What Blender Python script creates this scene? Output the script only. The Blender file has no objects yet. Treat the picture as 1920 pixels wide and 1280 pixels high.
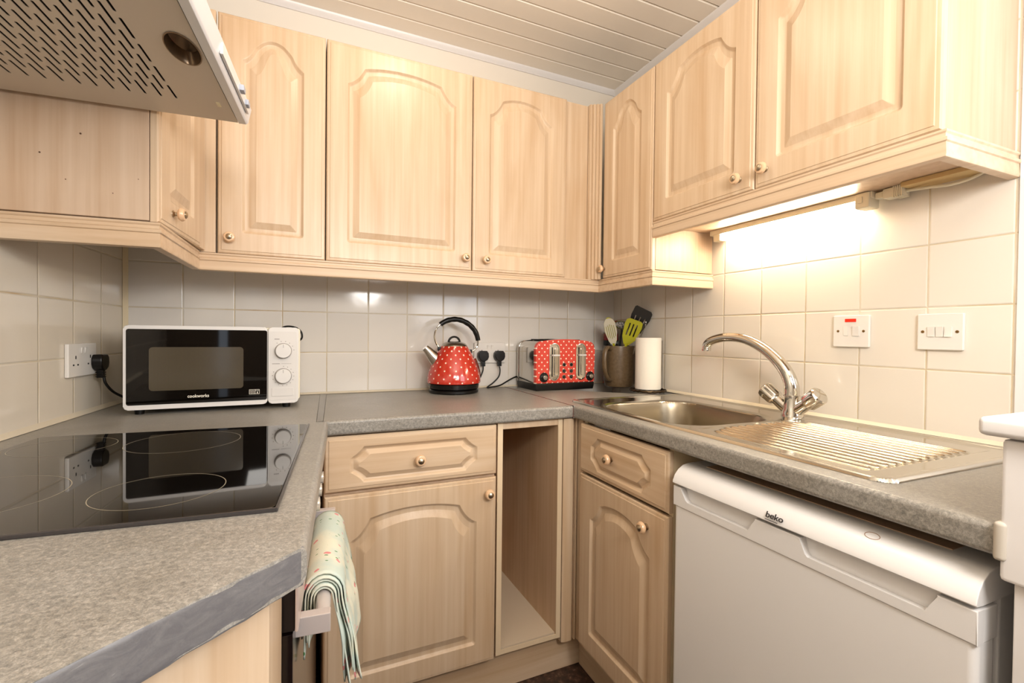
import bpy, bmesh, math, random
from mathutils import Vector, Matrix
from math import sin, cos, pi, radians, atan2, sqrt
random.seed(7)
SC = bpy.context.scene
COL = SC.collection
# ---------------------------------------------------------------- camera
cam_d = bpy.data.cameras.new('camera'); cam = bpy.data.objects.new('camera', cam_d); COL.objects.link(cam)
CAM = Vector((0.9502, -1.9243, 1.142)); YAW, PIT, ROL = 0.4288, -0.0138, 0.011
_r = Vector((cos(YAW), -sin(YAW), 0)); _f = Vector((sin(YAW), cos(YAW), 0)); _u = Vector((0, 0, 1))
_f, _u = _f*cos(PIT)+_u*sin(PIT), -_f*sin(PIT)+_u*cos(PIT)
_r, _u = _r*cos(ROL)+_u*sin(ROL), -_r*sin(ROL)+_u*cos(ROL)
cam.matrix_world = Matrix(((_r.x, _u.x, -_f.x, CAM.x), (_r.y, _u.y, -_f.y, CAM.y), (_r.z, _u.z, -_f.z, CAM.z), (0, 0, 0, 1)))
cam_d.sensor_width = 36; cam_d.lens = 882.19/1920*36; cam_d.clip_start = 0.01
SC.camera = cam
SC.view_settings.view_transform = 'Standard'; SC.view_settings.look = 'None'
SC.view_settings.gamma = 1; SC.view_settings.use_curve_mapping = False
SC.view_settings.exposure = 0.0
# ---------------------------------------------------------------- world and lights
w = bpy.data.worlds.new('world'); SC.world = w; w.use_nodes = True
w.node_tree.nodes['Background'].inputs[0].default_value = (0.80, 0.88, 1.0, 1)
w.node_tree.nodes['Background'].inputs[1].default_value = 1.6

def light(name, kind, loc, power, col, size=0.1, size_y=None, look=None, spread=None):
    d = bpy.data.lights.new(name, kind); o = bpy.data.objects.new(name, d); COL.objects.link(o)
    o.location = loc; d.energy = power; d.color = col
    if kind == 'AREA':
        d.size = size
        if size_y: d.shape = 'RECTANGLE'; d.size_y = size_y
        if spread: d.spread = spread
    else:
        d.shadow_soft_size = size
    if look:
        o.rotation_euler = (Vector(look)-Vector(loc)).to_track_quat('-Z', 'Y').to_euler()
    return o
light('ceiling_lamp_light', 'POINT', (1.323, -0.76, 2.262), 4.4, (1.0, 0.88, 0.70), 0.055)
light('added_room_fill_light', 'POINT', (1.50, -2.25, 1.58), 45.0, (1.0, 0.965, 0.925), 0.16)  # added fill behind the camera for fronts and ceiling, no known pendant
light('window_daylight', 'AREA', (2.36, -2.45, 1.60), 14.0, (0.88, 0.93, 1.0), 1.1, 0.8, look=(0.9, -1.3, 1.1))
light('added_ceiling_fill_light', 'AREA', (1.0, -2.5, 1.80), 21.0, (1.0, 0.95, 0.88), 0.5, 0.5, look=(1.1, -1.9, 2.345))  # added upward fill to brighten the ceiling and its bounce, no known uplighter

# ---------------------------------------------------------------- frames
TL, TR_ = -0.084, -0.0221
XC, W_ = 0.4359, 2.3856
FB = Matrix.Identity(4)
FL = Matrix.Translation((XC, 0, 0)) @ Matrix.Rotation(atan2(cos(TL), -sin(TL)), 4, 'Z')   # local x = -s, y = -d
FR = Matrix.Translation((W_, 0, 0)) @ Matrix.Rotation(atan2(-cos(TR_), sin(TR_)), 4, 'Z')  # local x = s, y = -d
def LW(s, d, z): return FL @ Vector((-s, -d, z))
def RW(s, d, z): return FR @ Vector((s, -d, z))

# ---------------------------------------------------------------- materials
def lin(c): return tuple(((x/255)/12.92 if x/255 <= 0.04045 else ((x/255+0.055)/1.055)**2.4) for x in c)+(1,)
MATS = {}
def mat(name, col, rough=0.5, metal=0.0, spec=0.5, emit=None, coat=0.0, sheen=0):
    if name in MATS: return MATS[name]
    m = bpy.data.materials.new(name); m.use_nodes = True; b = m.node_tree.nodes['Principled BSDF']
    b.inputs['Base Color'].default_value = col if len(col) == 4 else lin(col)
    b.inputs['Roughness'].default_value = rough; b.inputs['Metallic'].default_value = metal
    b.inputs['Specular IOR Level'].default_value = spec; b.inputs['Coat Weight'].default_value = coat
    b.inputs['Coat Roughness'].default_value = 0.06
    if emit: b.inputs['Emission Color'].default_value = emit[0]; b.inputs['Emission Strength'].default_value = emit[1]
    MATS[name] = m; return m
class NT:
    def __init__(s, m): s.t = m.node_tree; s.n = s.t.nodes; s.l = s.t.links; s.b = s.n['Principled BSDF']
    def new(s, typ, **kw):
        n = s.n.new(typ)
        for k, v in kw.items():
            if k == 'ins':
                for a, b in v.items():
                    if isinstance(b, bpy.types.NodeSocket): s.l.new(b, n.inputs[a])
                    else: n.inputs[a].default_value = b
            else: setattr(n, k, v)
        return n
    def m(s, op, a, b=None, c=None):
        n = s.new('ShaderNodeMath', operation=op)
        for i, v in enumerate((a, b, c)):
            if v is None: continue
            if isinstance(v, bpy.types.NodeSocket): s.l.new(v, n.inputs[i])
            else: n.inputs[i].default_value = v
        return n.outputs[0]
    def coords(s): 
        tc = s.new('ShaderNodeTexCoord'); return tc.outputs['Object']
    def xyz(s, v):
        n = s.new('ShaderNodeSeparateXYZ', ins={0: v}); return n.outputs
    def mapping(s, v, sc, loc=(0, 0, 0)):
        return s.new('ShaderNodeMapping', ins={0: v, 'Scale': sc, 'Location': loc}).outputs[0]
    def noise(s, v, scale=1, detail=4, rough=0.5, dist=0):
        n = s.new('ShaderNodeTexNoise', ins={'Vector': v, 'Scale': scale, 'Detail': detail, 'Roughness': rough, 'Distortion': dist}); return n.outputs['Fac']
    def ramp(s, f, stops):
        n = s.new('ShaderNodeValToRGB', ins={0: f}); e = n.color_ramp.elements
        while len(e) < len(stops): e.new(0.5)
        for i, (p, c) in enumerate(stops): e[i].position = p; e[i].color = c if len(c) == 4 else lin(c)
        return n.outputs[0]
    def mix(s, f, a, b, mode='MIX'):
        n = s.new('ShaderNodeMix', data_type='RGBA', blend_type=mode)
        for i, v in ((0, f), (6, a), (7, b)):
            if isinstance(v, bpy.types.NodeSocket): s.l.new(v, n.inputs[i])
            else: n.inputs[i].default_value = v if i == 0 or len(v) == 4 else lin(v)
        return n.outputs[2]
    def bump(s, h, strength=0.3, dist=0.002):
        n = s.new('ShaderNodeBump', ins={'Height': h, 'Strength': strength, 'Distance': dist}); s.l.new(n.outputs[0], s.b.inputs['Normal'])
    def set(s, name, v): s.l.new(v, s.b.inputs[name])

def wood(name, vertical=True, base=(207, 182, 153), dark=(198, 170, 139), rough=0.32, pale=(215, 193, 167)):
    if name in MATS: return MATS[name]
    m = mat(name, base, rough, spec=0.45); t = NT(m)
    oi = t.new('ShaderNodeObjectInfo').outputs['Random']
    off = t.new('ShaderNodeCombineXYZ', ins={0: t.m('MULTIPLY', oi, 13.7), 1: t.m('MULTIPLY', oi, 5.1), 2: t.m('MULTIPLY', oi, 9.3)}).outputs[0]
    v = t.new('ShaderNodeVectorMath', operation='ADD', ins={0: t.coords(), 1: off}).outputs[0]
    sc = (1, 1, 0.03) if vertical else (0.03, 1, 1)
    g = t.noise(t.mapping(v, sc), 60, 4, 0.55)
    g2 = t.noise(t.mapping(v, (1, 1, 0.16) if vertical else (0.16, 1, 1)), 7, 3, 0.5, 1.0)
    c = t.ramp(g, [(0.28, dark), (0.52, base), (0.78, pale)])
    c2 = t.ramp(g2, [(0.30, (236, 222, 204)), (0.52, (255, 255, 255)), (0.8, (252, 246, 238))])
    c = t.mix(0.6, c, c2, 'MULTIPLY')
    t.set('Base Color', c); t.bump(g, 0.02, 0.001)
    return m
WOOD = wood('maple_foil'); WOODH = wood('maple_foil_horizontal', False)
WOODP = wood('maple_panel_grey', True, (198, 172, 147), (189, 161, 134), 0.42, (205, 181, 157))
WOODI = wood('maple_interior', True, (206, 176, 144), (196, 165, 132), 0.5, (212, 184, 154))
EDGE = mat('lipping', (222, 200, 168), 0.5)
MOULD = wood('maple_moulding', False, (208, 183, 155), (198, 171, 141), 0.38)
KNOBW = mat('knob_wood', (222, 184, 146), 0.3, coat=0.3)
KNOBM = mat('knob_metal', (186, 172, 150), 0.28, 1.0)
DARKGAP = mat('shadow_gap', (40, 22, 14), 0.9)

def tiles(name, ph, ext, zph, step_h=0.1523, step_v=0.1523, tilec=(219, 213, 205), zmax=None):
    m = mat(name, tilec, 0.13, spec=0.5); t = NT(m); v = t.coords(); x, y, z = t.xyz(v)[:3]
    def edge(c, p, st):
        u = t.m('DIVIDE', t.m('SUBTRACT', c, p), st); f = t.m('FRACT', u)
        return t.m('MULTIPLY', t.m('MINIMUM', f, t.m('SUBTRACT', 1.0, f)), st), t.m('FLOOR', u)
    e1, i1 = edge(x, ph, step_h); e2, i2 = edge(z, zph, step_v)
    d = t.m('MINIMUM', e1, e2)
    wob = t.m('MULTIPLY', t.m('SUBTRACT', t.noise(v, 60, 2), 0.5), 0.0012)
    d = t.m('ADD', d, wob)
    g = t.new('ShaderNodeMapRange', interpolation_type='SMOOTHSTEP', ins={0: d, 1: 0.0010, 2: 0.0020, 3: 0.0, 4: 1.0}).outputs[0]
    h = t.new('ShaderNodeMapRange', interpolation_type='SMOOTHSTEP', ins={0: d, 1: 0.0004, 2: 0.0042, 3: 0.0, 4: 1.0}).outputs[0]
    cell = t.new('ShaderNodeTexWhiteNoise', noise_dimensions='2D', ins={'Vector': t.new('ShaderNodeCombineXYZ', ins={0: i1, 1: i2}).outputs[0]}).outputs['Value']
    tc = t.mix(cell, tilec, tuple(max(0, q-7) for q in tilec))
    dirt = t.ramp(t.noise(v, 7, 3), [(0.35, (206, 198, 182)), (0.58, (196, 180, 150)), (0.75, (176, 144, 104))])
    c = t.mix(g, dirt, tc)
    t.set('Base Color', c)
    t.set('Roughness', t.new('ShaderNodeMapRange', ins={0: g, 3: 0.75, 4: 0.11}).outputs[0])
    hh = t.m('ADD', h, t.m('MULTIPLY', t.noise(v, 9, 2), 0.55))
    t.bump(hh, 0.55, 0.0022)
    return m

def worktop(name, a=(110, 108, 104), b=(141, 137, 130), c=(170, 165, 157), rough=0.36, s1=190):
    m = mat(name, b, rough, spec=0.5); t = NT(m); v = t.coords()
    n1 = t.noise(v, s1, 4, 0.65, 0.6); n2 = t.noise(v, s1*3.6, 3, 0.7); n3 = t.noise(v, 9, 3)
    f = t.m('ADD', t.m('MULTIPLY', n1, 0.62), t.m('MULTIPLY', n2, 0.38))
    col = t.ramp(f, [(0.36, a), (0.50, b), (0.64, c)])
    col = t.mix(0.35, col, t.ramp(n3, [(0.35, (215, 208, 196)), (0.65, (255, 255, 255))]), 'MULTIPLY')
    t.set('Base Color', col); t.set('Roughness', t.new('ShaderNodeMapRange', ins={0: n1, 1: 0.3, 2: 0.7, 3: rough-0.06, 4: rough+0.1}).outputs[0])
    t.bump(f, 0.12, 0.0008)
    return m
WTOP = worktop('worktop_laminate')
WPAINT = mat('cut_edge_paint', (104, 102, 103), 0.42); _t = NT(WPAINT); _v = _t.coords()
_t.set('Base Color', _t.ramp(_t.noise(_t.mapping(_v, (1, 1, 3)), 28, 4, 0.7, 1.2), [(0.40, (97, 95, 97)), (0.66, (112, 110, 110)), (0.76, (168, 166, 164))]))
_t.bump(_t.noise(_v, 55, 4), 0.6, 0.002)
WHITE = mat('white_plastic', (216, 213, 210), 0.28)
WHITEP = mat('socket_plastic', (222, 217, 210), 0.22)
WHITEG = mat('white_enamel', (224, 222, 221), 0.25)
CREAMP = mat('ivory_plastic', (222, 214, 192), 0.4)
BLACK = mat('black_plastic', (9, 7, 6), 0.30, spec=0.35)
BLACKG = mat('black_gloss', (8, 6, 6), 0.06)
RUBBER = mat('black_rubber', (9, 8, 7), 0.5, spec=0.3)
SLOTB = mat('slot_black', (6, 5, 5), 0.9)
CHROME = mat('chrome', (214, 210, 202), 0.06, 1.0)
CHROMED = mat('brushed_steel', (188, 180, 170), 0.24, 1.0)
STEEL = mat('sink_steel', (202, 197, 186), 0.23, 1.0); _t = NT(STEEL); _v = _t.coords()
_t.set('Roughness', _t.new('ShaderNodeMapRange', ins={0: _t.noise(_t.mapping(_v, (1, 8, 1)), 60, 3), 1: 0.3, 2: 0.7, 3: 0.10, 4: 0.17}).outputs[0])
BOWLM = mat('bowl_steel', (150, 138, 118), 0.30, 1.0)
PAINT = mat('wall_paint', (226, 218, 206), 0.6)
CEILM = mat('ceiling_boards', (244, 236, 224), 0.45)
GLOSSW = mat('white_gloss_paint', (224, 221, 220), 0.3); _t = NT(GLOSSW); _t.bump(_t.noise(_t.coords(), 14, 3), 0.35, 0.004)
RED = mat('red_paint', (208, 62, 46), 0.15, coat=0.5)

def dotted(name, red, kind):
    m = mat(name, red, 0.14, spec=0.5, coat=0.4); t = NT(m); v = t.coords(); x, y, z = t.xyz(v)[:3]
    if kind == 'flat':
        U = t.m('DIVIDE', x, 0.0262); V = t.m('DIVIDE', t.m('SUBTRACT', z, 0.0175), 0.0290); su, sv = 0.0262, 0.0290
    else:
        N = 14; ang = t.m('ARCTAN2', y, x); U = t.m('MULTIPLY', ang, N/(2*pi)); V = t.m('DIVIDE', z, 0.0302)
        rr = t.m('SQRT', t.m('ADD', t.m('MULTIPLY', x, x), t.m('MULTIPLY', y, y))); su = t.m('MULTIPLY', rr, 2*pi/N); sv = 0.0302
    def dist(o):
        fu = t.m('SUBTRACT', t.m('FRACT', t.m('ADD', U, o)), 0.5); fv = t.m('SUBTRACT', t.m('FRACT', t.m('ADD', V, o)), 0.5)
        a = t.m('MULTIPLY', fu, su); b = t.m('MULTIPLY', fv, sv)
        return t.m('SQRT', t.m('ADD', t.m('MULTIPLY', a, a), t.m('MULTIPLY', b, b)))
    d = t.m('MINIMUM', dist(0.0), dist(0.5))
    g = t.new('ShaderNodeMapRange', ins={0: d, 1: 0.0027, 2: 0.0034, 3: 1.0, 4: 0.0}).outputs[0]
    t.set('Base Color', t.mix(g, red, (246, 228, 208)))
    return m

# ---------------------------------------------------------------- mesh helpers
def V(*a): return Vector(a)
def box(bm, x0, x1, y0, y1, z0, z1, bev=0, seg=2, mi=0):
    vs = [bm.verts.new((x, y, z)) for z in (z0, z1) for y in (y0, y1) for x in (x0, x1)]
    fs = [bm.faces.new([vs[i] for i in q]) for q in ((0, 2, 3, 1), (4, 5, 7, 6), (0, 1, 5, 4), (2, 6, 7, 3), (0, 4, 6, 2), (1, 3, 7, 5))]
    for f in fs: f.material_index = mi
    if bev:
        es = list({e for f in fs for e in f.edges})
        r = bmesh.ops.bevel(bm, geom=es, offset=bev, segments=seg, profile=0.5, affect='EDGES')
        for f in r['faces']: f.material_index = mi
    return vs
def prism(bm, pts, a, b, axis='z', mi=0, bev=0, seg=2):
    """pts 2D polygon extruded from a to b along axis. axis z:(x,y)  y:(x,z)  x:(y,z)"""
    def P(p, h): return (p[0], p[1], h) if axis == 'z' else ((p[0], h, p[1]) if axis == 'y' else (h, p[0], p[1]))
    A = [bm.verts.new(P(p, a)) for p in pts]; B = [bm.verts.new(P(p, b)) for p in pts]; n = len(pts)
    fa = bm.faces.new(A); fb = bm.faces.new(B[::-1]); fs = [fa, fb]
    for i in range(n): fs.append(bm.faces.new((A[i], B[i], B[(i+1) % n], A[(i+1) % n])))
    for f in fs: f.material_index = mi
    if bev:
        es = list(set(fa.edges) | set(fb.edges))
        r = bmesh.ops.bevel(bm, geom=es, offset=bev, segments=seg, profile=0.5, affect='EDGES')
        for f in r['faces']: f.material_index = mi
def rrect(x0, x1, z0, z1, r, n=6):
    P = []
    for cx, cz, a0 in ((x1-r, z1-r, 0), (x0+r, z1-r, pi/2), (x0+r, z0+r, pi), (x1-r, z0+r, 1.5*pi)):
        for i in range(n+1): a = a0+pi/2*i/n; P.append((cx+r*cos(a), cz+r*sin(a)))
    return P
def basis(d):
    d = d.normalized(); u = Vector((0, 0, 1)) if abs(d.z) < 0.9 else Vector((1, 0, 0))
    x = d.cross(u).normalized(); return x, x.cross(d).normalized()
def tube(bm, pts, r, seg=12, mi=0, caps=True, sx=1.0):
    pts = [Vector(p) for p in pts]; n = len(pts); R = r if isinstance(r, (list, tuple)) else [r]*n
    rings = []; X = None
    for i, p in enumerate(pts):
        d = (pts[min(i+1, n-1)]-pts[max(i-1, 0)]).normalized()
        if X is None: X, Y = basis(d)
        else: X = (X-d*X.dot(d)).normalized(); Y = X.cross(d).normalized()
        rings.append([bm.verts.new(p+(X*cos(2*pi*k/seg)*sx+Y*sin(2*pi*k/seg))*R[i]) for k in range(seg)])
    for a, b in zip(rings, rings[1:]):
        for k in range(seg):
            f = bm.faces.new((a[k], a[(k+1) % seg], b[(k+1) % seg], b[k])); f.material_index = mi
    if caps:
        for q in (rings[0][::-1], rings[-1]): f = bm.faces.new(q); f.material_index = mi
def lathe(bm, prof, seg=40, M=None, mi=0, cap0=True, cap1=True, sy=1.0):
    M = M or Matrix.Identity(4); rings = []
    for r, z in prof: rings.append([bm.verts.new(M @ Vector((r*cos(2*pi*k/seg), r*sy*sin(2*pi*k/seg), z))) for k in range(seg)])
    for a, b in zip(rings, rings[1:]):
        for k in range(seg): f = bm.faces.new((a[k], a[(k+1) % seg], b[(k+1) % seg], b[k])); f.material_index = mi
    if cap0: f = bm.faces.new(rings[0][::-1]); f.material_index = mi
    if cap1: f = bm.faces.new(rings[-1]); f.material_index = mi
def dirM(p, d):
    """matrix putting local z along d at p"""
    d = Vector(d).normalized(); x, y = basis(d); x = y.cross(d)
    return Matrix(((x.x, y.x, d.x, p[0]), (x.y, y.y, d.y, p[1]), (x.z, y.z, d.z, p[2]), (0, 0, 0, 1)))
def bez(p0, p1, p2, p3, n=12):
    p0, p1, p2, p3 = map(Vector, (p0, p1, p2, p3)); o = []
    for i in range(n+1):
        t = i/n; o.append(p0*(1-t)**3+p1*3*t*(1-t)**2+p2*3*t*t*(1-t)+p3*t**3)
    return o
def catmull(P, n=8):
    P = [Vector(p) for p in P]; Q = [P[0]*2-P[1]]+P+[P[-1]*2-P[-2]]; o = []
    for i in range(1, len(Q)-2):
        a, b, c, d = Q[i-1:i+3]
        for k in range(n):
            t = k/n; o.append(0.5*((2*b)+(c-a)*t+(2*a-5*b+4*c-d)*t*t+(3*b-3*c+d-a)*t**3))
    o.append(P[-1]); return o

def mk(name, bm, mats, origin=(0, 0, 0), parent=None, frame=None, ang=35, smooth=True, fixn=True, wn=True):
    o3 = Vector(origin)
    if fixn: bmesh.ops.recalc_face_normals(bm, faces=bm.faces)
    bmesh.ops.translate(bm, verts=bm.verts, vec=-o3)
    me = bpy.data.meshes.new(name); bm.to_mesh(me); bm.free()
    for m in (mats if isinstance(mats, (list, tuple)) else [mats]): me.materials.append(m)
    if smooth:
        me.polygons.foreach_set('use_smooth', [True]*len(me.polygons)); me.set_sharp_from_angle(angle=radians(ang))
    o = bpy.data.objects.new(name, me); COL.objects.link(o)
    if smooth and wn:
        wm = o.modifiers.new('normals', 'WEIGHTED_NORMAL'); wm.keep_sharp = True
    if parent is not None: o.parent = parent
    elif frame is not None:
        M = frame @ Matrix.Translation(o3); o.location = M.to_translation(); o.rotation_euler = M.to_euler()
    return o
class Thing:
    def __init__(s, name, label, cat, frame=FB, org=(0, 0, 0), group=None):
        s.e = bpy.data.objects.new(name, None); COL.objects.link(s.e); s.e.empty_display_size = 0.05
        M = frame @ Matrix.Translation(Vector(org)); s.e.location = M.to_translation(); s.e.rotation_euler = M.to_euler()
        s.o = org; tag(s.e, label, cat, group)
    def part(s, name, bm, mats, parent=None, label=None, **k):
        o = mk(name, bm, mats, s.o, parent or s.e, **k)
        if label: o['label'] = label
        return o
def tag(o, label, cat, group=None):
    o['label'] = label; o['category'] = cat
    if group: o['group'] = group
    return o
def struct(name, bm, mats, frame=FB, **k):
    o = mk(name, bm, mats, (0, 0, 0), None, frame, **k); o['kind'] = 'structure'; return o
def NB(): return bmesh.new()

def text_bm(s, size, ext=0.0004, M=None, bold=0.0, sx=1.0):
    cu = bpy.data.curves.new('lettering', 'FONT'); cu.body = s; cu.size = size; cu.extrude = ext; cu.offset = bold
    cu.align_x = 'CENTER'; cu.align_y = 'CENTER'
    o = bpy.data.objects.new('lettering', cu); COL.objects.link(o)
    dg = bpy.context.evaluated_depsgraph_get(); me = bpy.data.meshes.new_from_object(o.evaluated_get(dg))
    bm = NB(); bm.from_mesh(me); bpy.data.objects.remove(o); bpy.data.curves.remove(cu); bpy.data.meshes.remove(me)
    # text lies in XY facing +Z -> stand up facing -Y
    T = (M or Matrix.Identity(4)) @ Matrix.Rotation(pi/2, 4, 'X') @ Matrix.Diagonal((sx, 1, 1, 1))
    bmesh.ops.transform(bm, matrix=T, verts=bm.verts); return bm

# ---------------------------------------------------------------- cabinet pieces (local: front faces -y)
def arch_outline(x0, x1, z0, z1, i, m=0.063, drawer=False):
    L, R, B = x0+m+i, x1-m-i, z0+m+i
    P = []
    def arc(cx, cz, r, a0, a1, n=4): return [(cx+r*cos(a0+(a1-a0)*k/n), cz+r*sin(a0+(a1-a0)*k/n)) for k in range(n+1)]
    if drawer:
        T = z1-0.030-i; B = z0+0.020+i; cx, cz = 0.037-0.25*i, 0.031-0.35*i
        def cove(ax, az, bx, bz, px, pz):
            o = []
            for k in range(7):
                t = k/6; q = t*t
                o.append(((1-t)**2*ax+2*t*(1-t)*px+q*bx, (1-t)**2*az+2*t*(1-t)*pz+q*bz))
            return o
        def mid(a, b, inx, inz): return ((a[0]+b[0])/2+inx, (a[1]+b[1])/2+inz)
        k = 0.0035
        for a, b, sx, sz in (((L, B+cz), (L+cx, B), 1, 1), ((R-cx, B), (R, B+cz), -1, 1), ((R, T-cz), (R-cx, T), -1, -1), ((L+cx, T), (L, T-cz), 1, -1)):
            c = mid(a, b, sx*k, sz*k); P += cove(a[0], a[1], b[0], b[1], c[0], c[1])
        return P
    r = max(0.009-i*0.3, 0.0006)
    P += arc(L+r, B+r, r, pi, 1.5*pi); P += arc(R-r, B+r, r, 1.5*pi, 2*pi)
    wd = (x1-x0)-2*m; a = min(0.054, wd*0.19)*(1-i*6.0); 
    rise = 0.017 if wd > 0.25 else 0.034
    zs, za, zp = z1-0.128-i*1.05, z1-0.053-rise-i, z1-0.053-i
    def shoulder(x, sg):
        o = []
        p0, p3 = (x, zs), (x+sg*a, za); p1 = (x+sg*a*0.62, zs+(za-zs)*0.22)
        for k in range(9):
            t = k/8; o.append(((1-t)**2*p0[0]+2*t*(1-t)*p1[0]+t*t*p3[0], (1-t)**2*p0[1]+2*t*(1-t)*p1[1]+t*t*p3[1]))
        return o
    P += shoulder(R, -1)
    xa, xb = R-a, L+a; mid = (xa+xb)/2; hw = (xa-xb)/2; n = 20
    for k in range(1, n):
        x = xa+(xb-xa)*k/n; u = (x-mid)/hw; P.append((x, za+(zp-za)*(1-abs(u)**2.1)))
    P += shoulder(L, 1)[::-1]
    return P
def panel_bm(x0, x1, z0, z1, y, th=0.018, drawer=False, m=0.063):
    """raised and fielded front; front plane at y (towards -y), back at y+th"""
    bm = NB()
    def ring(pts, h): return [bm.verts.new((p[0], y-h, p[1])) for p in pts]
    def rect(i): return [(x0+i, z0+i), (x1-i, z0+i), (x1-i, z1-i), (x0+i, z1-i)]
    def bridge(a, b):
        n = len(a)
        for k in range(n): bm.faces.new((a[k], a[(k+1) % n], b[(k+1) % n], b[k]))
    r0 = ring(rect(0), -th); bm.faces.new(r0)
    r1 = ring(rect(0), -0.006); bridge(r0, r1)
    r2 = ring(rect(0.003), -0.0025); bridge(r1, r2)
    r3 = ring(rect(0.0095), -0.0016); bridge(r2, r3)
    r4 = ring(rect(0.0110), 0.0); bridge(r3, r4)
    o0 = ring(arch_outline(x0, x1, z0, z1, 0.0, m, drawer), 0.0)
    es = [bm.edges.new((r4[k], r4[(k+1) % 4])) if not bm.edges.get((r4[k], r4[(k+1) % 4])) else bm.edges.get((r4[k], r4[(k+1) % 4])) for k in range(4)]
    es += [bm.edges.new((o0[k], o0[(k+1) % len(o0)])) for k in range(len(o0))]
    bmesh.ops.triangle_fill(bm, use_beauty=True, use_dissolve=False, edges=es)
    sp = 0.6 if drawer else 1.0
    prev = o0
    for i, h in ((0.0016, -0.0010), (0.0062, -0.0068), (0.0090, -0.0080), (0.0185*sp, -0.0082), (0.0200*sp, -0.0074), (0.038*sp, -0.0006), (0.0392*sp, 0.0)):
        q = ring(arch_outline(x0, x1, z0, z1, i, m, drawer), h); bridge(prev, q); prev = q
    bm.faces.new(prev)
    return bm
KN = [0]
def knob_bm(x, z, y, r=0.0155):
    bm = NB(); M = Matrix.Translation((x, y, z)) @ Matrix.Rotation(pi/2, 4, 'X')
    lathe(bm, [(0.0085, 0), (0.0085, 0.002), (0.0045, 0.005), (0.0045, 0.011)], 20, M, 1)
    lathe(bm, [(0.006, 0.010), (0.012, 0.0115), (r, 0.016), (r, 0.019), (0.0135, 0.0235), (0.009, 0.0255)], 28, M, 0)
    lathe(bm, [(0.0088, 0.0253), (0.0085, 0.0272), (0.006, 0.0290), (0.003, 0.0302), (0.0008, 0.0306)], 20, M, 1)
    return bm
def carcass_bm(x0, x1, z0, z1, y0, y1, t=0.016, mi=0):
    """closed box cabinet body, front open edge at y0 (towards -y)"""
    bm = NB(); box(bm, x0, x1, y0, y1, z0, z1, 0.0008, 1, mi); return bm
def rail_profile(h=0.052):
    # (outwards, z from top) light-rail moulding section
    return [(0, 0), (0.004, 0), (0.004, -0.004), (0.0015, -0.007), (0.0015, -0.013), (0.006, -0.016), (0.006, -0.022), (0.003, -0.024), (0.0045, -h+0.006), (0.003, -h+0.0015), (0, -h), (-0.014, -h), (-0.014, 0)]
def rail_bm(path, z, h=0.052):
    """sweep moulding along a 2D path (local x,y) with mitres; outward = right of direction"""
    bm = NB(); prof = rail_profile(h); n = len(path); rings = []
    for i, p in enumerate(path):
        p = Vector(p)
        d1 = (Vector(path[i])-Vector(path[i-1])).normalized() if i else None
        d2 = (Vector(path[i+1])-Vector(path[i])).normalized() if i < n-1 else None
        if d1 is None: nn = Vector((d2.y, -d2.x)); k = 1
        elif d2 is None: nn = Vector((d1.y, -d1.x)); k = 1
        else:
            a, b = Vector((d1.y, -d1.x)), Vector((d2.y, -d2.x)); nn = (a+b).normalized(); k = 1/max(0.2, nn.dot(a))
        rings.append([bm.verts.new((p.x+nn.x*o*k, p.y+nn.y*o*k, z+zz)) for o, zz in prof])
    m = len(prof)
    for a, b in zip(rings, rings[1:]):
        for k in range(m): bm.faces.new((a[k], a[(k+1) % m], b[(k+1) % m], b[k]))
    bm.faces.new(rings[0]); bm.faces.new(rings[-1][::-1]); return bm

def wall_cab(frame, label, x0, x1, z0, z1, doors, yf=-0.283, side_mat=None, dz=0.0, name='wall_cabinet', depth_back=-0.002, group=None):
    T = Thing(name, label, 'cabinet', frame, ((x0+x1)/2, yf/2, z0), group)
    T.part('body', carcass_bm(x0+0.0015, x1-0.0015, z0+0.002+dz, z1, yf+0.020, depth_back), side_mat or WOODP)
    for (a, b, kx, kz) in doors:
        d = T.part('door', panel_bm(a, b, z0, z1-0.001, yf), WOOD)
        if kx is not None: T.part('knob', knob_bm(kx, kz, yf), [KNOBW, KNOBM], d)
    return T

# ================================================================ SETTING
ZC = 2.345
ph_b = 0.749; zph = 1.2206
TB = tiles('tiles_back', ph_b, None, zph)
bm = NB(); box(bm, XC-0.6, W_+0.6, 0, 0.1, 0, ZC+0.1)
# tiled band and painted upper wall as two boxes in one wall
wb = struct('wall_back', bm, [TB])
bm = NB(); box(bm, XC-0.6, W_+0.4, -0.0015, 0.0005, 1.46, ZC); pb = struct('wall_back_plaster', bm, PAINT); pb.name = 'trim_1'
TLm = tiles('tiles_left', -0.151, None, zph, 0.1535, 0.1523, (216, 206, 190))
bm = NB(); box(bm, -4.2, 0.06, 0, 0.1, 0, ZC+0.1); struct('wall_left', bm, [TLm], FL)
TRm = tiles('tiles_right', 0.3698-0.0006, None, zph, 0.1546, 0.1523, (222, 214, 202))
bm = NB(); box(bm, -0.06, 1.456, 0, 0.1, 0, ZC+0.1); box(bm, 1.456, 1.75, 0.006, 0.1, 0, ZC+0.1); box(bm, 1.75, 3.0, 0.006, 0.1, 0, 1.02); box(bm, 1.75, 3.0, 0.006, 0.1, 2.05, ZC+0.1); box(bm, 3.0, 4.0, 0.006, 0.1, 0, ZC+0.1)
struct('wall_right', bm, [TRm], FR)
bm = NB(); box(bm, 1.4565, 1.75, -0.004, 0.02, 0.9, ZC, 0.002)
struct('trim_2', bm, GLOSSW, FR)
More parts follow.
